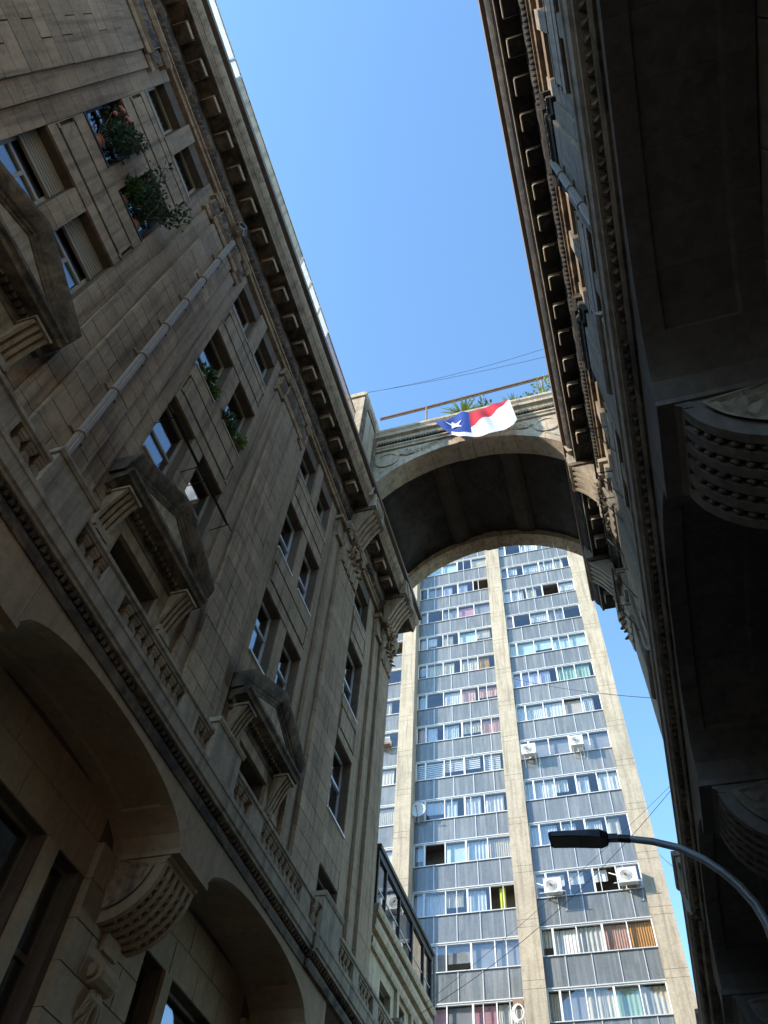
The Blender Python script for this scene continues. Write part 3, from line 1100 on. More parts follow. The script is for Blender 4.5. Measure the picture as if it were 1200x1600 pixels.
            fan.build('carved_fan', 'trim', c)
        orn = MB(T)
        orn.lathe((0.14, py - 0.24, 5.05), [(0.0, 0), (0.15, 0), (0.17, 0.05), (0.17, 0.43), (0.15, 0.48), (0.0, 0.48)], 12, 1)
        for k in range(7):
            t = (k - 3) / 3
            orn.tube([(0.10, py + 0.05 * t, 4.95), (0.16, py + 0.12 * t, 4.75), (0.13, py + 0.20 * t, 4.55 - 0.12 * (1 - t * t)), (0.05, py + 0.22 * t, 4.42 - 0.15 * (1 - t * t))],
                     [0.05, 0.055, 0.045, 0.015], 6)
        for s_ in (-1, 1):
            orn.lathe((0.14, py + s_ * 0.27 - 0.03, 5.05), [(0.0, 0), (0.09, 0.0), (0.10, 0.03), (0.09, 0.06), (0.0, 0.06)], 10, 1)
        orn.box(-0.02, 0.16, py - 0.2, py + 0.2, 5.35, 5.62)
        orn.build('carved_boss', 'lower', B, smooth=False)
    # ---------------- ground floor wall with tall windows
    gh = []
    gw = []
    for pa, pb in zip(PIERS, PIERS[1:]):
        yc = (pa + pb) / 2
        for y0, y1, zb in ((yc - 1.72, yc - 1.12, 1.6), (yc - 0.80, yc + 0.80, 1.6), (yc + 1.12, yc + 1.72, 1.6)):
            gh.append((y0, y1, zb, 6.0))
            gw.append((y0, y1, zb, 6.0))
        gh.append((yc - 0.7, yc + 0.7, -H + 0.1, 1.0))
    lw = MB(T)
    cell_wall(lw, -0.5, -0.032, [y_start, yend - 0.02], [-H, 7.52], gh)
    lw = lw.build('ground_floor_wall', 'joint', B)
    rr = []
    for py in PIERS:
        rr += courses(py - 0.92, py + 0.92, -H + 0.35, 6.55, -0.03, 0.10, 0.55)
    for pa, pb in zip(PIERS, PIERS[1:]):
        yc = (pa + pb) / 2
        for s in (-1, 1):
            rr += courses(yc + min(s * 0.83, s * 1.09), yc + max(s * 0.83, s * 1.09), 1.6, 6.0, -0.03, 0.04, 2.2)
        rr += courses(pa + 0.92, pb - 0.92, 6.0, 7.1, -0.03, -0.002, 0.55)
        rr += courses(pa + 0.92, pb - 0.92, 1.0, 1.6, -0.03, 0.02, 0.6)
    place_stones(T, rr, lw, 'lower', 90)
    for y0, y1, z0, z1 in gw:
        f = make_window(T, B, y0, y1, z0, z1, {'frame': 'brown', 'transom': 0.72, 'cols': 2 if y1 - y0 > 1 else 1}, u=-0.25)
        ir = MB(T)
        k = y0 + 0.04
        while k < y1:
            ir.box(0.10, 0.115, k, k + 0.015, z0 + 0.05, z0 + 0.95)
            k += 0.1
        ir.box(0.09, 0.125, y0, y1, z0 + 0.93, z0 + 0.97)
        ir.box(0.09, 0.125, y0, y1, z0 + 0.05, z0 + 0.09)
        ir.build('iron_guard', 'iron', f)
    # ---------------- rain pipes
    for pp in ((4.25,) if left else (4.58,)):
        pm = MB(T)
        n = 12
        z0_, z1_ = 7.95, 22.45
        pts = []
        for zz in (z0_, z1_):
            for k in range(n * 2):
                a = PI * k / n
                r = 0.085 if k % 2 else 0.07
                pts.append((0.265 + r * math.cos(a), pp + r * math.sin(a), zz))
        m2 = n * 2
        pm.add(pts, [(k, (k + 1) % m2, m2 + (k + 1) % m2, m2 + k) for k in range(m2)])
        pm = pm.build('rain_pipe', 'pipe_grey', B)
        zz = 9.3
        while zz < 22.2:
            cl = MB(T)
            cl.lathe((0.265, pp, zz), [(0.09, 0), (0.108, 0.01), (0.108, 0.06), (0.09, 0.07)], 14)
            cl.box(0.1, 0.2, pp - 0.2, pp + 0.2, zz + 0.02, zz + 0.05)
            cl.build('clamp', 'pipe_grey', pm)
            zz += 1.62
    return B


LB = facade(Lm, 'stone_building', 'soot-streaked stone building on the left with pedimented windows and balustrade', True)
RB = facade(Rm, 'stone_building', 'dark stone building close on the right, seen steeply from below', False)

# roof edge of the left building
p = MB(Lm)
p.box(0.55, 0.75, -7.5, 12.6, 25.24, 25.9)
p = p.build('parapet', 'roof_tin', LB)
segs = [(-7.5, -4.2, 'white_sheet'), (-4.15, -1.7, 'white_sheet'), (-1.65, 0.02, 'white_sheet'), (0.05, 0.53, 'white_sheet'),
        (0.55, 6.35, 'pale'), (6.4, 7.25, 'white_sheet'), (7.28, 8.2, 'white_sheet'), (8.23, 9.15, 'white_sheet')]
for y0, y1, mt in segs:
    q = MB(Lm)
    q.box(0.84, 0.86, y0, y1, 25.3, 27.6)
    q = q.build('roof_screen', mt, p)
    q2 = MB(Lm)
    q2.box(0.82, 0.885, y0, y1, 27.6, 27.66)
    q2.box(0.825, 0.88, y0, y0 + 0.05, 25.3, 27.6)
    q2.build('screen_frame', 'pale', q)
q = MB(Lm)
k = 9.2
while k < 12.6:
    q.box(0.845, 0.86, k, k + 0.035, 25.24, 27.5)
    k += 0.075
q.box(0.83, 0.875, 9.2, 12.6, 27.5, 27.58)
q.build('roof_railing', 'rust', p)
q = MB(Lm)
q.box(-9, -4.0, 2.0, 20.0, 25.0, 27.4)
q.build('penthouse', 'plaster', LB)
# panelled block where the bridge meets the left roof
q = MB(Lm)
q.box(0.2, 1.08, 12.75, 14.5, 25.24, 29.2)
q.exty([(0.1, 29.2), (1.12, 29.2), (1.18, 29.3), (1.18, 29.42), (0.1, 29.42)], 12.68, 14.5)
q.box(0.2, 1.02, 12.8, 14.5, 29.42, 29.8)
q = q.build('roof_block', 'bridge_face', LB)
r_ = MB(Lm)
cell_wall(r_, 1.082, 1.13, [12.8, 14.45], [25.4, 29.18], [(13.1, 14.2, 25.8, 28.7)])
r_.build('panel_frame', 'soot', q)
q = MB(Rm)
q.box(0.55, 0.9, -7.5, 21.8, 25.24, 25.75)
q.build('parapet', 'soot', RB)

# the street goes on behind the camera: unseen houses added to hold back skylight, sized for it
for T, lab, HT in ((lambda u, y, z: Lm(u, y - 22.0, z), 'plain stone house across the square on the left, behind the viewer', 14.5), (Rm, 'plain stone house next along the right side, behind the viewer', 9.0)):
    A = thing('unseen_house', lab, 'building', T(-4, -30, -H))
    hs_ = [(-8.9 - 3.2 * i, -7.7 - 3.2 * i, z, z + 2.2) for i in range(13) for z in (1.5, 8.6, 13.0, 17.0) if z + 3 < HT]
    m = MB(T)
    cell_wall(m, -0.4, 0.0, [-52.0, -7.52], [-H, HT], hs_)
    m.box(-9, -0.42, -52.0, -51.7, -H, HT)
    m.box(-9, -0.42, -7.8, -7.53, -H, HT)
    m.box(-9.3, -9, -52.0, -7.53, -H, HT)
    m.box(-9, -0.42, -51.7, -7.8, HT - 0.3, HT)
    m.build('wall', 'ashlar', A)
    for h_ in hs_:
        m = MB(T)
        m.box(-0.3, -0.29, h_[0], h_[1], h_[2], h_[3])
        m.build('pane', 'glass', A)
    m = MB(T)
    m.exty([(0, HT), (0.9, HT), (1.2, HT + 1.0), (0, HT + 1.0)], -52.0, -7.52)
    m.build('cornice', 'soot', A)
    m = MB(T)
    m.exty([(0, 7.4), (1.2, 7.6), (1.28, 8.0), (0, 8.0)], -52.0, -7.52)
    m.build('balcony_slab', 'pale', A)

# ------------------------------------------------------------------ bridge
XA, XB = -6.10, 1.06
XC = (XA + XB) / 2
HSP = (XB - XA) / 2


def br_z(x, lift=0.0, k=1.0):
    t = max(-1, min(1, (x - XC) / HSP))
    R_ = (HSP ** 2 + 1.75 ** 2) / (2 * 1.75)
    return 25.2 + lift + math.sqrt(R_ * R_ - (t * HSP) ** 2) - (R_ - 1.75)


BR = thing('arched_bridge', 'sooty stone arch bridge joining the two buildings high over the street', 'bridge', Wm(XC, 17.3, 24.0))
NX = 24
for ring, (y0, y1) in enumerate(((14.6, 15.42), (19.4, 20.0))):
    nv = 13
    for i in range(nv):
        x0 = XA + (XB - XA) * i / nv + 0.005
        x1 = XA + (XB - XA) * (i + 1) / nv - 0.005
        key = i == nv // 2
        m = MB()
        xs = [x0 + (x1 - x0) * k / 4 for k in range(5)]
        lift = -0.06 if key else random.uniform(-0.006, 0.006)
        lo = [(x, br_z(x, lift)) for x in xs]
        hi = [(x, br_z(x, 0.42)) for x in xs]
        ya = y0 - (0.05 if key else 0.0)
        n = 5
        pts = [(x, ya, z) for x, z in lo] + [(x, ya, z) for x, z in hi] + [(x, y1, z) for x, z in lo] + [(x, y1, z) for x, z in hi]
        fs = [(k, k + 1, n + k + 1, n + k) for k in range(4)] + [(2 * n + k, 3 * n + k, 3 * n + k + 1, 2 * n + k + 1) for k in range(4)]
        fs += [(k, 2 * n + k, 2 * n + k + 1, k + 1) for k in range(4)]
        fs += [(0, n, 3 * n, 2 * n), (n - 1, 3 * n - 1, 4 * n - 1, 2 * n - 1)]
        m.add(pts, fs)
        m.build('voussoir', 'bridge_face' if ring == 0 else 'trim', BR)
# barrel of the vault, recessed above the rings, with two ribs
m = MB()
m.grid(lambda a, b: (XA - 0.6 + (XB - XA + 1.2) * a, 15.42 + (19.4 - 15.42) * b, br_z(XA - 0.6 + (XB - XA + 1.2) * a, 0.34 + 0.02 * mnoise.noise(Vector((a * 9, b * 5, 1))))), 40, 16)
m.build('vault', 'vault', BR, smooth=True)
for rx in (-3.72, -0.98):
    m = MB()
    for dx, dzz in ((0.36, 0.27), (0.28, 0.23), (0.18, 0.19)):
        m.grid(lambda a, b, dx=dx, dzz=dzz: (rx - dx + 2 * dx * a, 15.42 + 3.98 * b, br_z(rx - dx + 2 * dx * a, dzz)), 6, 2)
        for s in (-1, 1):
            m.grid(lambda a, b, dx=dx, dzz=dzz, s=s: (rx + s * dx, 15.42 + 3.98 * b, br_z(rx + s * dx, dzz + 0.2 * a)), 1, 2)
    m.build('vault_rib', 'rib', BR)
for y0, y1, nm in ((14.66, 15.3, 'front'), (19.5, 19.94, 'back')):
    m = MB()
    xs = [XA - 0.7 + (XB - XA + 1.4) * k / 40 for k in range(41)]
    n = 41
    lo = [(x, br_z(x, 0.30) if XA < x < XB else 24.6) for x in xs]
    pts = [(x, y0, z) for x, z in lo] + [(x, y0, 28.2) for x in xs] + [(x, y1, z) for x, z in lo] + [(x, y1, 28.2) for x in xs]
    fs = [(k, k + 1, n + k + 1, n + k) for k in range(40)] + [(2 * n + k, 3 * n + k, 3 * n + k + 1, 2 * n + k + 1) for k in range(40)]
    m.add(pts, fs)
    m.build('spandrel_wall', 'bridge_face', BR)
m = MB()
m.box(XA - 0.1, XB + 0.1, 15.3, 19.5, 27.6, 28.2)
m.build('deck', 'soot', BR)


def extrude_x(mb, prof, x0, x1):
    mb.extx(prof, x0, x1)


m = MB()
m.extx([(14.66, 27.62), (14.58, 27.62), (14.56, 27.72), (14.50, 27.76), (14.50, 27.84), (14.66, 27.84)], XA - 0.3, XB + 0.2)
m.extx([(14.66, 28.02), (14.54, 28.02), (14.46, 28.10), (14.44, 28.26), (14.30, 28.30), (14.28, 28.46), (14.20, 28.56), (14.20, 28.70), (15.3, 28.70), (15.3, 28.2), (14.66, 28.2)],
       XA - 0.3, XB + 0.2)
bc = m.build('bridge_cornice', 'bridge_face', BR)
m = MB()
m.extx([(19.94, 28.02), (20.06, 28.02), (20.14, 28.10), (20.30, 28.30), (20.40, 28.56), (20.40, 28.70), (19.3, 28.70), (19.3, 28.2), (19.94, 28.2)], XA - 0.3, XB + 0.2)
m.build('bridge_cornice', 'bridge_face', BR)
me = piece('bridge_dentil', Wm, lambda q_: q_.box(-0.035, 0.035, -0.10, 0, -0.11, 0), 'soot')
k = XA + 0.05
while k < XB:
    inst(me, 'dentil', bc, Wm(k, 14.55, 28.06))
    k += 0.12
# carved spandrels: round medallions and leaf sprays
for s in (-1, 1):
    cx = XC + s * 3.18
    m = MB()
    n = 24
    rim = []
    for r, d in ((0.50, 0.0), (0.50, -0.05), (0.43, -0.06), (0.42, -0.02), (0.02, -0.03)):
        rim.append([(cx + r * 0.98 * math.cos(2 * PI * i / n), 14.655 + d, 26.86 + r * math.sin(2 * PI * i / n)) for i in range(n)])
    m.add([q_ for r_ in rim for q_ in r_], [(j * n + i, j * n + (i + 1) % n, (j + 1) * n + (i + 1) % n, (j + 1) * n + i) for j in range(4) for i in range(n)])
    m.build('medallion', 'bridge_face', BR)
    m = MB()
    for i in range(26):
        t = i / 25
        x = cx - s * (0.62 + 1.35 * t)
        zz = max(br_z(x, 0.42) + 0.10, 27.12) + 0.13 * math.sin(i * 1.7)
        wdt = 0.15 * (1 - 0.6 * t)
        if zz < 27.55:
            m.blob((x, 14.63, zz), wdt, 0.07, wdt * 0.7, 6, 4)
            m.tube([(x, 14.62, zz), (x - s * 0.16, 14.60, zz + 0.09 * (1 if i % 2 else -1)), (x - s * 0.2, 14.58, zz)], [0.035, 0.03, 0.012], 5)
    m.build('leaf_carving', 'bridge_face', BR)
    m = MB()
    for i in range(7):
        m.blob((cx + s * (-0.1 + 0.05 * i), 14.62, 26.2 - 0.05 * i + 0.03 * (i % 2)), 0.08, 0.06, 0.07, 6, 4)
    m.build('berry_carving', 'bridge_face', BR)
# tall pipe railing along the bridge
m = MB()
m.tube([(-6.35, 14.95, 31.38), (-4.2, 14.95, 31.44), (1.3, 14.95, 31.72)], 0.055, 8)
m.tube([(-6.35, 14.97, 31.26), (-4.2, 14.97, 31.32), (1.3, 14.97, 31.60)], 0.03, 6)
for x in (-4.2, 0.9):
    m.tube([(x, 14.95, 28.7), (x, 14.95, 31.4)], 0.045, 8)
m.build('railing', 'rust', BR)

# flag draped over the front of the bridge
m = MB()
NXF, NZF = 90, 40


FOOT = ((0.0, 0.06), (0.06, 0.55), (0.12, 1.0), (0.2, 1.5), (0.3, 1.9), (0.45, 2.12), (0.6, 2.3), (0.72, 2.36), (0.85, 2.3), (0.95, 2.12), (1.0, 1.85))


def flag_pt(a, b):
    """a along the hung edge, b downwards; the cloth sags to a curved foot"""
    for (a0, f0), (a1, f1) in zip(FOOT, FOOT[1:]):
        if a <= a1 + 1e-9:
            foot = f0 + (f1 - f0) * (a - a0) / (a1 - a0)
            break
    z = 28.20 + 0.40 * a - 0.10 * math.sin(a * PI * 3) ** 2 * (1 - b) - foot * b
    x = -3.56 + 3.0 * a + 0.20 * b * (a - 0.2) + 0.03 * b * math.sin(a * 7)
    fold = 0.05 * math.sin(a * 30 * (1 - 0.35 * b) + 4.0 * b) * (0.5 + 0.5 * math.sin(b * PI)) + 0.05 * math.sin(a * 13 - 5 * b) * (1 - 0.6 * b)
    return (x, 14.10 + fold - 0.10 * math.sin(b * PI) * 0.6, z)


pts = [flag_pt(i / NXF, j / NZF) for i in range(NXF + 1) for j in range(NZF + 1)]
for i in range(NXF):
    for j in range(NZF):
        a, b = (i + 0.5) / NXF, (j + 0.5) / NZF
        # blue canton on the left, red band sagging into the middle, white below and to the right
        if a < 0.46 and (b < 0.86 or a < 0.2): mi = 0
        elif a >= 0.46 and b < 0.64 * max(0.0, 1 - (a - 0.46) / 0.56) ** 0.8: mi = 1
        else: mi = 2
        o = i * (NZF + 1) + j
        m.f.append([o, o + NZF + 1, o + NZF + 2, o + 1])
        m.mi.append(mi)
m.v = [Wm(*q_) for q_ in pts]
FL = m.build('flag', ['flag_blue', 'flag_red', 'flag_white'], None, smooth=True)
tag(FL, 'blue, red and white flag with a star draped over the bridge cornice', 'flag')
m = MB()
st = []
cA, cB = 0.25, 0.52
for i in range(10):
    r = 0.13 if i % 2 == 0 else 0.052
    an = PI / 2 + i * PI / 5 + 0.3
    q_ = flag_pt(cA + r * 0.95 * math.cos(an), cB - r * 1.75 * math.sin(an))
    st.append((q_[0], q_[1] - 0.035, q_[2]))
q_ = flag_pt(cA, cB)
m.add([(q_[0], q_[1] - 0.045, q_[2])] + st, [(0, 1 + i, 1 + (i + 1) % 10) for i in range(10)])
m.build('star', 'flag_white', FL)

# ------------------------------------------------------------------ concrete tower
TW = thing('apartment_tower', 'tall concrete-piered apartment tower with grey panel bands behind the arch', 'tower', Wm(-8, 42, -H))
ZT = 45.9
ST = 2.66


def frow(k):      # window bottom, window top of storey k counted down from the arch
    return ZT - ST * k - 1.27, ZT - ST * k


KMIN, KMAX = -3, 17
for x0, x1, yf, nm in ((-11.38, -10.46, 35.78, 0), (-5.18, -4.19, 35.8, 1), (0.776, 1.77, 35.8, 2), (-18.2, -17.3, 35.8, 3)):
    for k in range(KMIN, KMAX):
        wb, wt = frow(k)
        zb, zt = wb - 1.39, wt
        m = MB()
        m.box(x0, x1, yf, 37.2, zb + 0.36, zt - 0.004)
        m.build('pier_segment', 'concrete', TW)
        m = MB()
        m.box(x0, x1, yf + 0.004, 37.2, zb + 0.012, zb + 0.348)
        m.build('pier_joint_block', 'concrete', TW)
m = MB()
m.box(-24, 1.76, 37.6, 37.9, -H, 54.0)
m.box(-24, 1.76, 37.9, 52, 53.7, 54.0)
m.box(-24.0, -23.7, 36.7, 52, -H, 53.7)
m.box(1.46, 1.75, 37.9, 52, -H, 53.7)
m.box(-24, 1.76, 51.7, 52, -H, 53.7)
for k in range(KMIN, KMAX + 1):
    wb, wt = frow(k)
    m.box(-23.7, 1.45, 36.75, 37.6, wb - 1.2, wb - 0.9)
m.build('core', 'interior', TW)
m = MB()
m.box(-24, 1.74, 36.3, 37.9, 53.99, 55.2)
m.build('roof_parapet', 'concrete', TW)

BAYS_T = {2: (-4.19, 0.776, 36.0, [0.97, 1.15, 1.15, 1.05, 0.645]),
          1: (-10.46, -5.18, 36.6, [1.12, 1.15, 1.15, 1.15, 0.71]),
          0: (-17.3, -11.38, 36.6, [1.3, 1.15, 1.15, 1.15, 1.17])}
ROWC = {  # curtain palette of a storey: (bay, k) -> list over panes
    (2, 0): ['grey', 'white', 'blueish', 'white', 'cream'], (2, 1): ['blueish', 'white', 'cream', 'none', 'white', 'white'],
    (2, 2): ['salmon', 'none', 'white', 'grey', 'none'], (2, 3): ['teal', 'teal', 'teal', 'teal', 'teal'],
    (2, 4): ['violet', 'violet', 'violet', 'green', 'green'], (2, 5): ['blueish', 'white', 'white', 'grey', 'white'],
    (2, 6): ['white', 'grey', 'grey', 'grey', 'grey'], (2, 7): ['blueish', 'white', 'white', 'white', 'white'],
    (2, 8): ['blueish', 'blueish', 'blueish', 'white', 'cream'], (2, 9): ['white', 'white', 'white', 'white', 'white'],
    (2, 10): ['cream', 'white', 'white', 'salmon', 'orange'], (2, 11): ['cream', 'grey', 'cream', 'green', 'cream'],
    (1, 0): ['none', 'grey', 'violet', 'violet', 'none'], (1, 1): ['grey', 'none', 'grey', 'pink', 'grey'],
    (1, 2): ['white', 'white', 'cream', 'teal', 'cream'], (1, 3): ['blueish', 'cream', 'cream', 'cream', 'ochre'],
    (1, 4): ['blueish', 'none', 'white', 'salmon', 'salmon'], (1, 5): ['salmon', 'blueish', 'blueish', 'cream', 'salmon'],
    (1, 6): ['white', 'white', 'white', 'white', 'white'], (1, 7): ['white', 'blueish', 'blueish', 'white', 'white'],
    (1, 8): ['blueish', 'none', 'teal', 'blueish', 'cream'], (1, 9): ['blueish', 'white', 'cream', 'blueish', 'lime'],
    (1, 10): ['grey', 'grey', 'grey', 'grey', 'grey'], (1, 11): ['pink', 'pink', 'grey', 'pink', 'white']}
OPEN = {(2, 1): (3,), (2, 5): (3,), (2, 9): (3,), (1, 0): (4,), (1, 8): (1,), (1, 9): (4,), (2, 10): (1,), (0, 3): (3,)}
rest_p = MB()
for bk, (x0, x1, yf, ws) in BAYS_T.items():
    for k in range(KMIN, KMAX):
        wb, wt = frow(k)
        near = -2 <= k <= 12 and bk > 0 or (3 <= k <= 9 and bk == 0)
        # spandrel band
        x = x0
        for i, w in enumerate(ws):
            a, b = x + 0.012, min(x + w, x1) - 0.012
            yo = yf + random.uniform(-0.004, 0.004)
            if near and b > a:
                m = MB()
                m.box(a, b, yo, yo + 0.05, wb - 1.335, wb - 0.045)
                m.build('spandrel_panel', 'panel', TW)
            else:
                rest_p.box(a, b, yo, yo + 0.05, wb - 1.335, wb - 0.045)
            x += w
        fr = MB()
        fr.box(x0 + 0.004, x1 - 0.004, yf - 0.07, yf + 0.10, wb - 0.042, wb)
        fr.box(x0 + 0.004, x1 - 0.004, yf - 0.05, yf + 0.10, wb - 1.388, wb - 1.338)
        x = x0
        for w in ws[:-1]:
            x += w
            fr.box(x - 0.018, x + 0.018, yf - 0.03, yf + 0.07, wb - 1.337, wb - 0.043)
        fr.box(x0 + 0.004, x1 - 0.004, yf + 0.055, yf + 0.075, wb - 1.337, wb - 0.043)
        fr = fr.build('band_frame', 'alu', TW)
        if not near: continue
        # window strip
        W_ = x1 - x0
        posts = [x0 + 0.03, x0 + 0.52 + random.uniform(-0.05, 0.05), x0 + 1.62, x0 + 2.78 + random.uniform(-0.05, 0.05), x0 + 3.85, x1 - 0.03]
        if bk == 1: posts = [x0 + 0.03, x0 + 0.60, x0 + 1.72, x0 + 2.87 + random.uniform(-0.06, 0.06), x0 + 4.02 + random.uniform(-0.06, 0.06), x1 - 0.03]
        wf = MB()
        for i, xx in enumerate(posts):
            t = 0.045 if i in (1, 3) else 0.024
            wf.box(xx - t, xx + t, yf + 0.0, yf + 0.09, wb + 0.002, wt - 0.06)
        wf.box(x0 + 0.004, x1 - 0.004, yf - 0.01, yf + 0.10, wt - 0.055, wt - 0.002)
        for xx in posts[1:-1]:
            if random.random() < 0.35:
                xx += random.uniform(0.3, 0.7)
                if xx < x1 - 0.1: wf.box(xx - 0.015, xx + 0.015, yf + 0.02, yf + 0.07, wb + 0.002, wt - 0.06)
        wf = wf.build('window', 'white_metal', TW)
        pal = ROWC.get((bk, k)) or [random.choice(['white', 'cream', 'blueish', 'grey', 'none', 'teal']) for _ in range(5)]
        for i, (a, b) in enumerate(zip(posts, posts[1:])):
            if i not in OPEN.get((bk, k), ()):
                m = MB()
                m.box(a + 0.02, b - 0.02, yf + 0.04, yf + 0.052, wb + 0.006, wt - 0.06)
                m.build('pane', 'tower_glass', wf)
            c = pal[min(i, len(pal) - 1)]
            if c != 'none':
                cov = random.choice([1.0, 1.0, 0.8, 0.6]) if c not in ('teal', 'pink', 'grey') else 1.0
                top = wt - 0.07
                bot = wb + (0.02 if random.random() < 0.8 else 0.45)
                if (bk, k) == (2, 9): bot = wb + 0.62
                a2 = a + 0.03
                b2 = a2 + (b - a - 0.06) * cov
                if (bk, k, i) == (1, 9, 4): a2, b2 = a + 0.42, a + 0.72
                flat = c in ('teal', 'grey', 'pink') or (bk, k) in ((2, 9), (1, 6))
                if (bk, k) == (1, 6):
                    m = MB()
                    zz = bot
                    while zz < top - 0.1:
                        m.box(a2, b2, yf + 0.14, yf + 0.15, zz, zz + 0.085)
                        zz += 0.13
                    m.build('blind', 'curtain_white', wf)
                else:
                    wavy(Wm, yf + 0.20 + random.uniform(0, 0.06), a2, b2, bot, top, 'curtain_' + c, wf, 0.008 if flat else random.uniform(0.02, 0.045), random.choice((0.11, 0.15, 0.2)), axis='y',
                         n=6 if flat else None)
if rest_p.v: rest_p.build('spandrel_panels', 'panel', TW, kind='stuff')


# air conditioners hung on the tower
def fan_ac(name_label, x, z, w, h, yf, flip=False, frame=None):
    A = thing('air_conditioner', name_label, 'air conditioner', Wm(x + w / 2, yf, z), 'air conditioners on the tower')
    m = MB()
    y0, y1 = yf - 0.62, yf - 0.30
    m.box(x, x + w, y0, y1, z, z + h)
    m.box(x - 0.01, x + w + 0.01, y0 - 0.01, y1 + 0.01, z + h, z + h + 0.03)
    m.build('casing', 'ac_white', A)
    m = MB()
    cx = x + w * (0.40 if not flip else 0.6)
    m.lathe((cx, y0 - 0.025, z + h * 0.5), [(h * 0.40, 0.0), (h * 0.42, 0.004), (h * 0.42, 0.024), (h * 0.30, 0.024), (h * 0.29, 0.012), (h * 0.02, 0.012)], 20, 1)
    gr = m.build('fan_ring', 'ac_white', A)
    m = MB()
    for r in range(1, 6):
        pts = [(cx + h * 0.07 * r * math.cos(a / 14 * 2 * PI), y0 - 0.03, z + h * 0.5 + h * 0.07 * r * math.sin(a / 14 * 2 * PI)) for a in range(15)]
        m.tube(pts, 0.008, 4)
    m.lathe((cx, y0 - 0.034, z + h * 0.5), [(h * 0.1, 0), (h * 0.1, 0.01)], 12, 1)
    m.build('fan_grille', 'ac_dark', A)
    m = MB()
    for xx in (x + 0.08, x + w - 0.1):
        m.box(xx, xx + 0.035, y0 - 0.03, yf + 0.05, z - 0.045, z)
        m.tube([(xx + 0.017, y0 + 0.05, z - 0.03), (xx + 0.017, yf, z - 0.45 if frame is None else z + h + 0.12)], 0.016, 5)
    if frame:
        m.tube([(x - 0.25, y0 - 0.02, z - 0.03), (x + w + 0.15, y0 - 0.02, z - 0.03)], 0.02, 5)
        m.tube([(x - 0.4, yf - 0.1, z + h + 0.15), (x + w * 0.8, y0 - 0.05, z)], 0.022, 5)
    m.build('bracket', 'white_metal', A)
    m = MB()
    m.tube([(x + w, y1 - 0.05, z + h * 0.3), (x + w + 0.12, y1, z + h * 0.2), (x + w + 0.1, yf, z - 0.2), (x + w + 0.05, yf - 0.02, z - 0.6)], 0.018, 5)
    m.build('hose', 'white_metal', A)
    return A


Y2 = 36.0
wb6 = frow(6)[0]
wb9 = frow(9)[0]
fan_ac('white air conditioner against the middle pier, left one of the upper pair', -4.05, wb6 - 0.12, 0.78, 0.62, Y2)
fan_ac('white air conditioner hung mid-window with a hose running up beside it', -1.36, wb6 + 0.02, 0.70, 0.58, Y2)
fan_ac('white air conditioner on a bracket just below the street lamp head', -3.72, wb9 - 0.10, 0.82, 0.66, Y2, frame=True)
fan_ac('white air conditioner on a white rack against the right-hand concrete pier', -0.28, wb9 + 0.02, 0.86, 0.66, Y2, frame=True)
A = thing('air_conditioner', 'small rust-bottomed window air conditioner far left beside the stone capital', 'air conditioner', Wm(-12.3, 36.5, frow(5)[0]), 'air conditioners on the tower')
m = MB()
m.box(-12.75, -12.05, 36.15, 36.62, frow(5)[0] + 0.05, frow(5)[0] + 0.5)
m.build('casing', 'ac_white', A)
m = MB()
for i in range(6):
    m.box(-12.72, -12.08, 36.138, 36.149, frow(5)[0] + 0.10 + i * 0.065, frow(5)[0] + 0.13 + i * 0.065)
m.build('louvre', 'ac_dark', A)
m = MB()
m.box(-12.8, -12.0, 36.1, 36.64, frow(5)[0] - 0.03, frow(5)[0] + 0.05)
m.build('tray', 'rust', A)
# satellite dish
wb7 = frow(7)[0]
A = thing('satellite_dish', 'grey satellite dish on the tower beside the left concrete pier', 'satellite dish', Wm(-10.2, 36.5, wb7))
m = MB()
m.lathe((-10.15, 36.15, wb7 + 0.45), [(0.0, 0.10), (0.18, 0.085), (0.34, 0.03), (0.43, -0.03), (0.44, -0.03), (0.35, 0.045), (0.18, 0.1), (0.0, 0.115)], 20, 1)
m.build('reflector', 'dish', A, smooth=True)
m = MB()
m.tube([(-10.15, 36.2, wb7 - 0.0), (-10.15, 35.75, wb7 + 0.4)], 0.02, 5)
m.blob((-10.15, 35.74, wb7 + 0.42), 0.05, 0.08, 0.05)
m.build('feed_arm', 'ac_dark', A)
m = MB()
m.tube([(-10.15, 36.25, wb7 + 0.45), (-10.2, 36.5, wb7 + 0.2), (-10.2, 36.6, wb7 - 0.1)], 0.03, 6)
m.build('mount', 'alu', A)
A = thing('cable_coil', 'loop of white cable hung at the foot of the middle concrete pier', 'cable', Wm(-5.3, 36.3, frow(11)[0] + 0.2))
m = MB()
for j in range(4):
    m.tube([(-5.55 + 0.02 * j + (0.26 - 0.02 * j) * math.cos(a / 16 * 2 * PI), 36.40 - 0.03 * j, frow(11)[0] + 0.62 + (0.36 - 0.02 * j) * math.sin(a / 16 * 2 * PI)) for a in range(17)], 0.028, 6)
m.build('coil', 'white_metal', A)
m = MB()
m.box(-5.75, -5.3, 36.42, 36.52, frow(11)[0] + 0.85, frow(11)[0] + 1.2)
m.build('hook', 'rust', A)

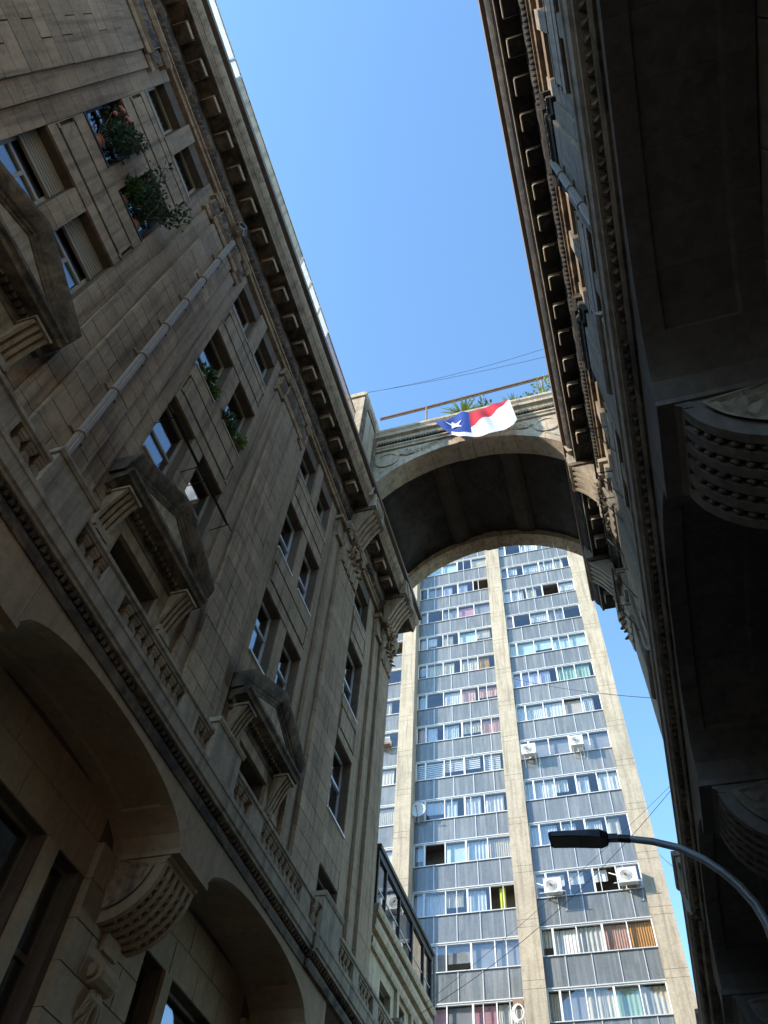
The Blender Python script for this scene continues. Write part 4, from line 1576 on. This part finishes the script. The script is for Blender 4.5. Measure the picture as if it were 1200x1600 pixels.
# ------------------------------------------------------------------ low building with the glazed loggia
LO = thing('low_building', 'ochre plaster building with a glazed loggia below the tower', 'building', Wm(-10, 24.5, -H))
m = MB(Lm)
Y0, Y1 = 21.15, 27.75
wl = [(22.4, 23.5, 8.3, 11.0), (24.4, 25.0, 8.3, 11.2), (25.9, 26.9, 8.3, 11.0)]
cell_wall(m, -0.5, 0.0, [Y0, Y1], [-H, 12.3], wl)
m.build('wall', 'plaster', LO)
m = MB(Lm)
m.box(-6, -0.51, Y0, Y0 + 0.3, -H, 14.3)
m.box(-6, -0.51, Y1 - 0.3, Y1 - 0.002, -H, 12.3)
m.box(-6.3, -6, Y0, Y1 - 0.002, -H, 14.3)
m.box(-6, -0.51, Y0 + 0.3, Y1 - 0.3, 11.9, 12.3)
m.build('rooms', 'interior', LO)
m = MB(Lm)
m.exty([(0.0, 11.35), (0.10, 11.35), (0.14, 11.45), (0.14, 11.6), (0.0, 11.6)], Y0, Y1 + 0.1)
m.exty([(0.0, 11.85), (0.16, 11.85), (0.20, 11.98), (0.20, 12.12), (0.0, 12.12)], Y0, Y1 + 0.15)
m.exty([(-0.2, 12.3), (0.22, 12.3), (0.26, 12.38), (0.26, 12.52), (-0.2, 12.52)], Y0, Y1 + 0.2)
m.build('cornice', 'plaster', LO)
for y0, y1, z0, z1 in wl:
    make_window(Lm, LO, y0, y1, z0, z1, {'frame': 'brown', 'transom': 0.7, 'cols': 2 if y1 - y0 > 0.8 else 1}, u=-0.2)
m = MB(Lm)
for y0 in (23.85, 25.45, 27.3):
    m.box(0.0, 0.10, y0, y0 + 0.22, 7.5, 11.35)
m.build('pilaster_strips', 'plaster', LO)
lg = MB(Lm)
lg.box(0.06, 0.16, Y0, Y1, 14.05, 14.28)
lg.box(0.06, 0.14, Y0, Y1, 12.52, 12.58)
posts = [Y0 + 0.02, 22.05, 23.6, 25.15, 26.6, Y1 - 0.12]
for yy in posts:
    lg.box(0.05, 0.15, yy, yy + 0.10, 12.58, 14.05)
lg = lg.build('loggia_frame', 'dark_frame', LO)
for a, b in zip(posts, posts[1:]):
    for za, zb in ((12.6, 13.12), (13.16, 14.03)):
        m = MB(Lm)
        m.box(0.09, 0.10, a + 0.102, b - 0.002, za, zb)
        m.build('pane', 'loggia_glass', lg)
    m = MB(Lm)
    m.box(0.08, 0.115, a + 0.10, b, 13.121, 13.159)
    m.build('transom', 'alu', lg)
m = MB(Lm)
for i in range(4):
    m.box(-1.4 - 0.4 * i, -1.1 - 0.4 * i, 22.3 + 1.25 * i, 23.0 + 1.25 * i, 12.53, 13.7)
m.build('blinds', 'curtain_white', LO)
m = MB(Lm)
m.exty([(-6.3, 14.28), (0.22, 14.28), (0.25, 14.34), (0.22, 14.42), (-6.3, 14.42)], Y0 - 0.05, Y1 + 0.12)
m.build('roof', 'dark_frame', LO)
m = MB(Lm)
m.box(-6, 0.14, Y1 - 0.14, Y1 - 0.05, 12.52, 12.58)
for uu in (-2.0, -4.0):
    m.box(uu, uu + 0.08, Y1 - 0.14, Y1 - 0.05, 12.58, 14.05)
m.build('end_frame', 'dark_frame', LO)
m = MB(Lm)
m.tube([(0.22, Y1 + 0.06, -H + 0.1), (0.22, Y1 + 0.06, 14.2)], 0.05, 8)
m.build('corner_pipe', 'pipe_grey', LO)

# ------------------------------------------------------------------ street lamp
PX, PY = 1.72, 10.62
SL = thing('street_lamp', 'dark grey curved-arm street lamp with a flat head crossing the tower', 'street lamp', (PX, PY, 0.15))
m = MB(lambda x, y, z: (x, y, z))
m.lathe((PX, PY, 0.15), [(0.16, 0), (0.16, 0.04), (0.10, 0.06), (0.09, 0.9), (0.07, 1.0), (0.055, 5.2)], 14)
m.build('pole', 'lamp_grey', SL, smooth=False)
sc = PY / 10.3


def lr(u, v, y):
    r = right * (u - 600) + down * (v - 800) + fwd * 1217.96
    return r * (y / r.y) + CAMP


arm = [(PX, PY, 5.3)]
for u_, v_ in ((1197, 1440), (1180, 1412), (1155, 1384), (1130, 1363), (1100, 1343), (1062, 1325), (1020, 1315), (985, 1311), (950, 1309)):
    q_ = lr(u_, v_, PY)
    arm.append((q_.x, PY, q_.z))
m = MB(lambda x, y, z: (x, y, z))
m.tube(arm, [0.058] * 4 + [0.056, 0.054, 0.052, 0.05, 0.048, 0.046], 14)
m.build('arm', 'lamp_grey', SL, smooth=True)
nk = Vector(arm[-1])
m = MB(lambda x, y, z: (x, y, z))
m.tube([arm[-2], tuple(Vector(arm[-2]).lerp(nk, 0.55))], 0.056, 14)
m.build('collar', 'lamp_black', SL)
tip = lr(859, 1311, PY)
dr = (tip - nk)
Lh = dr.length
dr.normalize()
sd_ = Vector((0, 1, 0))
upv = dr.cross(sd_)
if upv.z < 0: upv = -upv


def hp(t, s, h):
    return tuple(nk + dr * (t * Lh) + sd_ * s + upv * h)


m = MB(lambda x, y, z: (x, y, z))
secs = [(-0.16, 0.05, -0.045, 0.045), (-0.01, 0.05, -0.045, 0.045), (0.02, 0.09, -0.07, 0.06), (0.12, 0.145, -0.075, 0.075), (0.30, 0.16, -0.06, 0.075),
        (0.55, 0.16, -0.05, 0.065), (0.95, 0.155, -0.05, 0.055), (1.0, 0.14, -0.045, 0.04)]
pts, fs = [], []
for t, s, lo, hi in secs:
    pts += [hp(t, -s, lo), hp(t, s, lo), hp(t, s * 1.0, hi * 0.4), hp(t, s * 0.7, hi), hp(t, -s * 0.7, hi), hp(t, -s, hi * 0.4)]
for i in range(len(secs) - 1):
    for k in range(6):
        fs.append((i * 6 + k, i * 6 + (k + 1) % 6, i * 6 + 6 + (k + 1) % 6, i * 6 + 6 + k))
fs += [(5, 4, 3, 2, 1, 0), tuple(len(secs) * 6 - 6 + k for k in range(6))]
m.add(pts, fs)
hd = m.build('lamp_head', 'lamp_black', SL)
m = MB(lambda x, y, z: (x, y, z))
a0, a1 = 0.50, 0.94
m.add([hp(a0, -0.13, -0.056), hp(a1, -0.13, -0.056), hp(a1, 0.13, -0.056), hp(a0, 0.13, -0.056), hp(a0, -0.13, -0.045), hp(a1, -0.13, -0.045), hp(a1, 0.13, -0.045),
       hp(a0, 0.13, -0.045)], [(0, 1, 2, 3), (7, 6, 5, 4), (0, 4, 5, 1), (1, 5, 6, 2), (2, 6, 7, 3), (3, 7, 4, 0)])
m.build('lens', 'ac_dark', hd)
m = MB(lambda x, y, z: (x, y, z))
q_ = hp(0.16, 0, 0.07)
m.lathe((q_[0], q_[1], q_[2]), [(0.045, 0), (0.045, 0.05), (0.03, 0.06)], 10)
m.build('photocell', 'lamp_black', hd)

# ------------------------------------------------------------------ plants
LEAF = {}


def leaves(mb, c, rx, ry, rz, n, size, droop=0.0, long=1.6):
    if mb.T is Wm: n, size = int(n * 0.22), size * 1.5
    for _ in range(n):
        while True:
            a, b, d = random.uniform(-1, 1), random.uniform(-1, 1), random.uniform(-1, 1)
            if a * a + b * b + d * d < 1 and a * a + b * b + d * d > 0.1: break
        p = Vector((c[0] + a * rx, c[1] + b * ry, c[2] + d * rz))
        ax = Vector((a + random.uniform(-.6, .6), b + random.uniform(-.6, .6), d - droop + random.uniform(-.5, .8))).normalized()
        sdv = ax.cross(Vector((random.uniform(-1, 1), random.uniform(-1, 1), random.uniform(-1, 1)))).normalized()
        s = size * random.uniform(0.45, 1.7)
        l = s * long
        nrm = ax.cross(sdv) * s * 0.2
        mb.add([tuple(p), tuple(p + ax * l * 0.45 + sdv * s * 0.5 + nrm), tuple(p + ax * l), tuple(p + ax * l * 0.45 - sdv * s * 0.5 + nrm)], [(0, 1, 2), (0, 2, 3)])


def blades(mb, c, n, length, width, up=0.6):
    for _ in range(n):
        a = random.uniform(0, 2 * PI)
        e = random.uniform(0.1, 1.25)
        d = Vector((math.cos(a) * math.cos(e), math.sin(a) * math.cos(e), math.sin(e) * up + 0.1)).normalized()
        sdv = d.cross(Vector((0, 0, 1))).normalized() * width
        l = length * random.uniform(0.7, 1.1)
        pts = []
        for i in range(5):
            t = i / 4
            p = Vector(c) + d * (l * t) - Vector((0, 0, 0.35 * l * t * t))
            w = sdv * (1 - t) ** 0.6
            pts += [tuple(p - w), tuple(p + w)]
        mb.add(pts, [(2 * i, 2 * i + 1, 2 * i + 3, 2 * i + 2) for i in range(4)])


def plant(label, base, kind, pot, size=1.0, group=None, mat='leaf_green', T=Lm):
    u, y, z = base
    A = thing('potted_plant', label, 'plant', T(u, y, z), group)
    if pot:
        m = MB(T)
        r = min(0.15 * size, 0.14 if T is Lm else 0.3)
        m.lathe((u, y, z), [(r * 0.65, 0), (r * 0.72, 0.01), (r * 0.95, 0.22 * size), (r * 1.08, 0.225 * size), (r * 1.08, 0.27 * size), (r * 0.9, 0.27 * size), (r * 0.88, 0.23 * size)], 14)
        m.build('pot', pot, A)
    m = MB(T)
    zc = z + 0.27 * size
    if kind == 'bush':
        st = MB(T)
        for _ in range(9):
            st.tube([(u, y, z + 0.2 * size), (u + random.uniform(-.2, .25) * size, y + random.uniform(-.3, .3) * size, zc + random.uniform(.3, .9) * size)], 0.012, 4)
        st.build('stems', 'stem', A)
        for _ in range(9):
            leaves(m, (u + random.uniform(0.0, .32) * size, y + random.uniform(-.3, .3) * size, zc + random.uniform(0.2, 0.95) * size), 0.2 * size, 0.2 * size, 0.24 * size, 130, 0.05)
    elif kind == 'trail':
        st = MB(T)
        for _ in range(12):
            p0 = Vector((u, y, zc))
            pts = [tuple(p0)]
            d = Vector((random.uniform(0.1, 0.45), random.uniform(-0.75, 0.15), random.uniform(0.5, 1.0)))
            p_ = p0.copy()
            for i in range(6):
                p_ = p_ + d * 0.26 * size
                d = (d + Vector((random.uniform(-.25, .25), random.uniform(-.3, .3), random.uniform(-0.3, .3)))).normalized()
                pts.append(tuple(p_))
                leaves(m, tuple(p_), 0.12 * size, 0.12 * size, 0.12 * size, 14, 0.05)
            st.tube(pts, 0.008, 4)
        st.build('stems', 'stem', A)
    elif kind == 'spiky':
        for j in range(3):
            blades(m, (u, y, zc + 0.08 * j), 26, 0.55 * size, 0.022 * size)
    elif kind == 'fern':
        blades(m, (u, y, zc), 90, 0.5 * size, 0.03 * size, 0.3)
        leaves(m, (u + 0.1, y, zc + 0.05), 0.25 * size, 0.28 * size, 0.2 * size, 160, 0.06)
    m.build('foliage', mat, A)
    return A


plant('thick dark bush with pink flowers filling the upper left window', (-0.12, 0.62, 17.086), 'bush', 'terracotta', 1.35, mat='leaf_dark')
m = MB(Lm)
for i in range(8):
    m.blob((0.16 + random.uniform(-.05, .1), 0.4 + random.uniform(-.25, .5), 18.2 + random.uniform(-.1, .7)), 0.05, 0.06, 0.05, 8, 5)
fl_ = m.build('pink_flowers', 'flower', None)
tag(fl_, 'small cluster of pink blooms among the leaves in the upper left window', 'flowers')
plant('light green shrub in a terracotta pot at the near side of the second left window', (-0.12, 1.82, 17.086), 'bush', 'terracotta', 0.85, mat='leaf_green')
plant('trailing vine reaching out over the panel from the second left window', (-0.12, 2.35, 17.086), 'trail', 'terracotta', 0.95, mat='leaf_dark')
plant('spider plant on the sill of the first window in the middle bay', (-0.12, 6.05, 17.086), 'fern', 'pot_white', 0.9, mat='leaf_green')
plant('drooping fern in a dark pot at the far side of the same middle sill', (-0.12, 6.5, 17.086), 'fern', 'pot_black', 0.6, mat='leaf_lime')
plant('bromeliad with broad green blades in the second window of the middle bay', (-0.12, 7.35, 17.086), 'fern', 'terracotta', 0.95, mat='leaf_green')
plant('bright drooping fern at the far end of the second middle-bay window', (-0.12, 7.95, 17.086), 'fern', 'terracotta', 0.95, mat='leaf_lime')
plant('spiky yucca left of the flag on the bridge parapet', (-2.55, 14.75, 28.7), 'spiky', 'terracotta', 2.0, mat='leaf_lime', T=Wm)
plant('sparse leafy shrub behind the flag on the bridge parapet', (-1.9, 14.9, 28.7), 'bush', 'terracotta', 1.35, mat='leaf_green', T=Wm)
plant('small spiky plant right of the flag on the bridge parapet', (-0.45, 14.8, 28.7), 'spiky', 'terracotta', 1.4, mat='leaf_lime', T=Wm)
plant('pale green bush at the right end of the bridge parapet', (0.55, 14.85, 28.7), 'bush', 'terracotta', 1.6, mat='leaf_lime', T=Wm)
plant('thin upright weed between the two right-hand plants on the bridge', (0.0, 14.9, 28.7), 'bush', None, 0.9, mat='leaf_green', T=Wm)

# awning frames of iron in front of second-floor windows
for i, (y0, y1, lab) in enumerate(((5.55, 6.72, 'black iron awning frame at the nearer mid-bay window above the pediment'),
                                   (7.12, 8.28, 'black iron awning frame at the farther mid-bay window above the pediment'))):
    A = thing('awning_frame', lab, 'awning frame', Lm(0.05, (y0 + y1) / 2, 14.0), 'awning frames over the middle pediment')
    m = MB(Lm)
    m.tube([(0.42, y0 - 0.05, 14.05), (0.42, y1 + 0.25, 14.05)], 0.013, 6)
    m.tube([(0.36, y0 - 0.05, 14.10), (0.36, y1 + 0.1, 14.10)], 0.02, 6)
    m.build('bar', 'iron', A)
    for yy in (y0 + 0.02, y1 + 0.06):
        m = MB(Lm)
        m.tube([(0.0, yy, 13.95), (0.42, yy + 0.02, 14.05)], 0.012, 5)
        m.tube([(0.0, yy, 14.85), (0.42, yy + 0.02, 14.05)], 0.010, 5)
        m.build('arm', 'iron', A)
# iron frames on the right building
for i, (y0, lab) in enumerate(((12.0, 'thin black iron frame on the right wall just below the bridge springing'), (14.6, 'thin black iron frame on the right wall farther along past the console'),
                               (17.6, 'single iron strut with a crossbar on the far right wall'))):
    A = thing('iron_frame', lab, 'iron frame', Rm(0.05, y0 + 0.5, 19.2))
    m = MB(Rm)
    m.tube([(0.55, y0, 21.3), (0.55, y0 + 1.9, 21.3)], 0.03, 6)
    m.build('bar', 'iron', A)
    for yy in (y0 + 0.1, y0 + 1.7):
        m = MB(Rm)
        m.tube([(0.0, yy, 21.25), (0.55, yy, 21.3)], 0.018, 5)
        m.tube([(0.0, yy, 19.6), (0.55, yy, 21.3)], 0.018, 5)
        m.build('strut', 'iron', A)

# hexagonal lantern under the left cornice
A = thing('lantern', 'hexagonal glass lantern mounted under the left cornice above the rain pipe', 'lantern', Lm(0.45, 4.07, 22.9))
m = MB(Lm)
m.lathe((0.42, 4.07, 22.75), [(0.04, 0), (0.17, 0.03), (0.20, 0.10), (0.20, 0.34), (0.15, 0.44), (0.05, 0.48)], 6)
m.build('glass_body', 'loggia_glass', A)
m = MB(Lm)
for k in range(6):
    a = 2 * PI * k / 6
    m.tube([(0.42 + 0.205 * math.cos(a), 4.07 + 0.205 * math.sin(a), 22.84), (0.42 + 0.205 * math.cos(a), 4.07 + 0.205 * math.sin(a), 23.10)], 0.012, 4)
m.lathe((0.42, 4.07, 23.09), [(0.21, 0), (0.22, 0.02), (0.10, 0.12), (0.03, 0.16)], 6)
m.lathe((0.42, 4.07, 22.70), [(0.03, 0), (0.06, 0.03), (0.18, 0.07), (0.17, 0.08)], 6)
m.build('cage', 'pipe_grey', A)
m = MB(Lm)
m.tube([(0.42, 4.07, 23.24), (0.42, 4.07, 23.50)], 0.02, 5)
m.build('hanger', 'iron', A)
m = MB(Lm)
m.blob((0.42, 4.07, 22.96), 0.1, 0.1, 0.12, 8, 6)
m.build('globe', 'pot_white', A)


# ------------------------------------------------------------------ cables
def cable(label, p0, p1, sag, r=0.012, n=18):
    m = MB()
    pts = []
    for i in range(n + 1):
        t = i / n
        q = Vector(p0).lerp(Vector(p1), t)
        q.z -= sag * 4 * t * (1 - t)
        pts.append(tuple(q))
    m.tube(pts, r, 5)
    tag(m.build('cable', 'cable', None), label, 'cable')


def pr(u, v, y):
    q = lr(u, v, y)
    return (q.x, q.y, q.z - H)


cable('upper of two thin wires crossing the sky above the bridge railing', pr(565, 615, 16.5), pr(865, 540, 16.5), 0.5, 0.010)
cable('lower of two thin wires crossing the sky above the bridge railing', pr(575, 613, 16.8), pr(862, 555, 16.8), 0.25, 0.010)
cable('thick service cable slanting across the tower below the street lamp', pr(655, 1585, 26), pr(1052, 1230, 24), 0.6, 0.009)
cable('thin second cable slanting beside the thick one across the tower', pr(660, 1572, 26.5), pr(1050, 1225, 24), 0.2, 0.006)
cable('faint horizontal wire in the sky strip right of the tower', pr(800, 1060, 30), pr(1040, 1092, 22), 0.2, 0.012)
cable('short wire in the sky strip beside the lamp arm', pr(1030, 1335, 32), pr(1085, 1380, 22), 0.05, 0.010)

# ------------------------------------------------------------------ ground
def slab(name, x0, x1, y0, y1, z0, z1, mat):
    m = MB(lambda x, y, z: (x, y, z))
    m.box(x0, x1, y0, y1, z0, z1)
    ob = m.build(name, mat)
    ob['kind'] = 'structure'
    return ob


m = MB(lambda x, y, z: (x, y, z))
m.add([(-600, -600, -0.02), (600, -600, -0.02), (600, 600, -0.02), (-600, 600, -0.02)], [(0, 1, 2, 3)])
m.build('ground', 'paving')['kind'] = 'structure'
slab('road', -5.2, -0.6, -40, 33, -0.3, 0.0, 'asphalt')
slab('pavement', -7.29, -5.35, -40, 33, -0.3, 0.13, 'paving')
slab('pavement', -0.45, 2.26, -40, 33, -0.3, 0.13, 'paving')
slab('kerb', -5.35, -5.2, -40, 33, -0.3, 0.14, 'concrete')
slab('kerb', -0.6, -0.45, -40, 33, -0.3, 0.14, 'concrete')
S.cycles.use_denoising = True
S.cycles.sample_clamp_indirect = 8
S.cycles.max_bounces = 8
S.cycles.diffuse_bounces = 4
S.cycles.transparent_max_bounces = 16
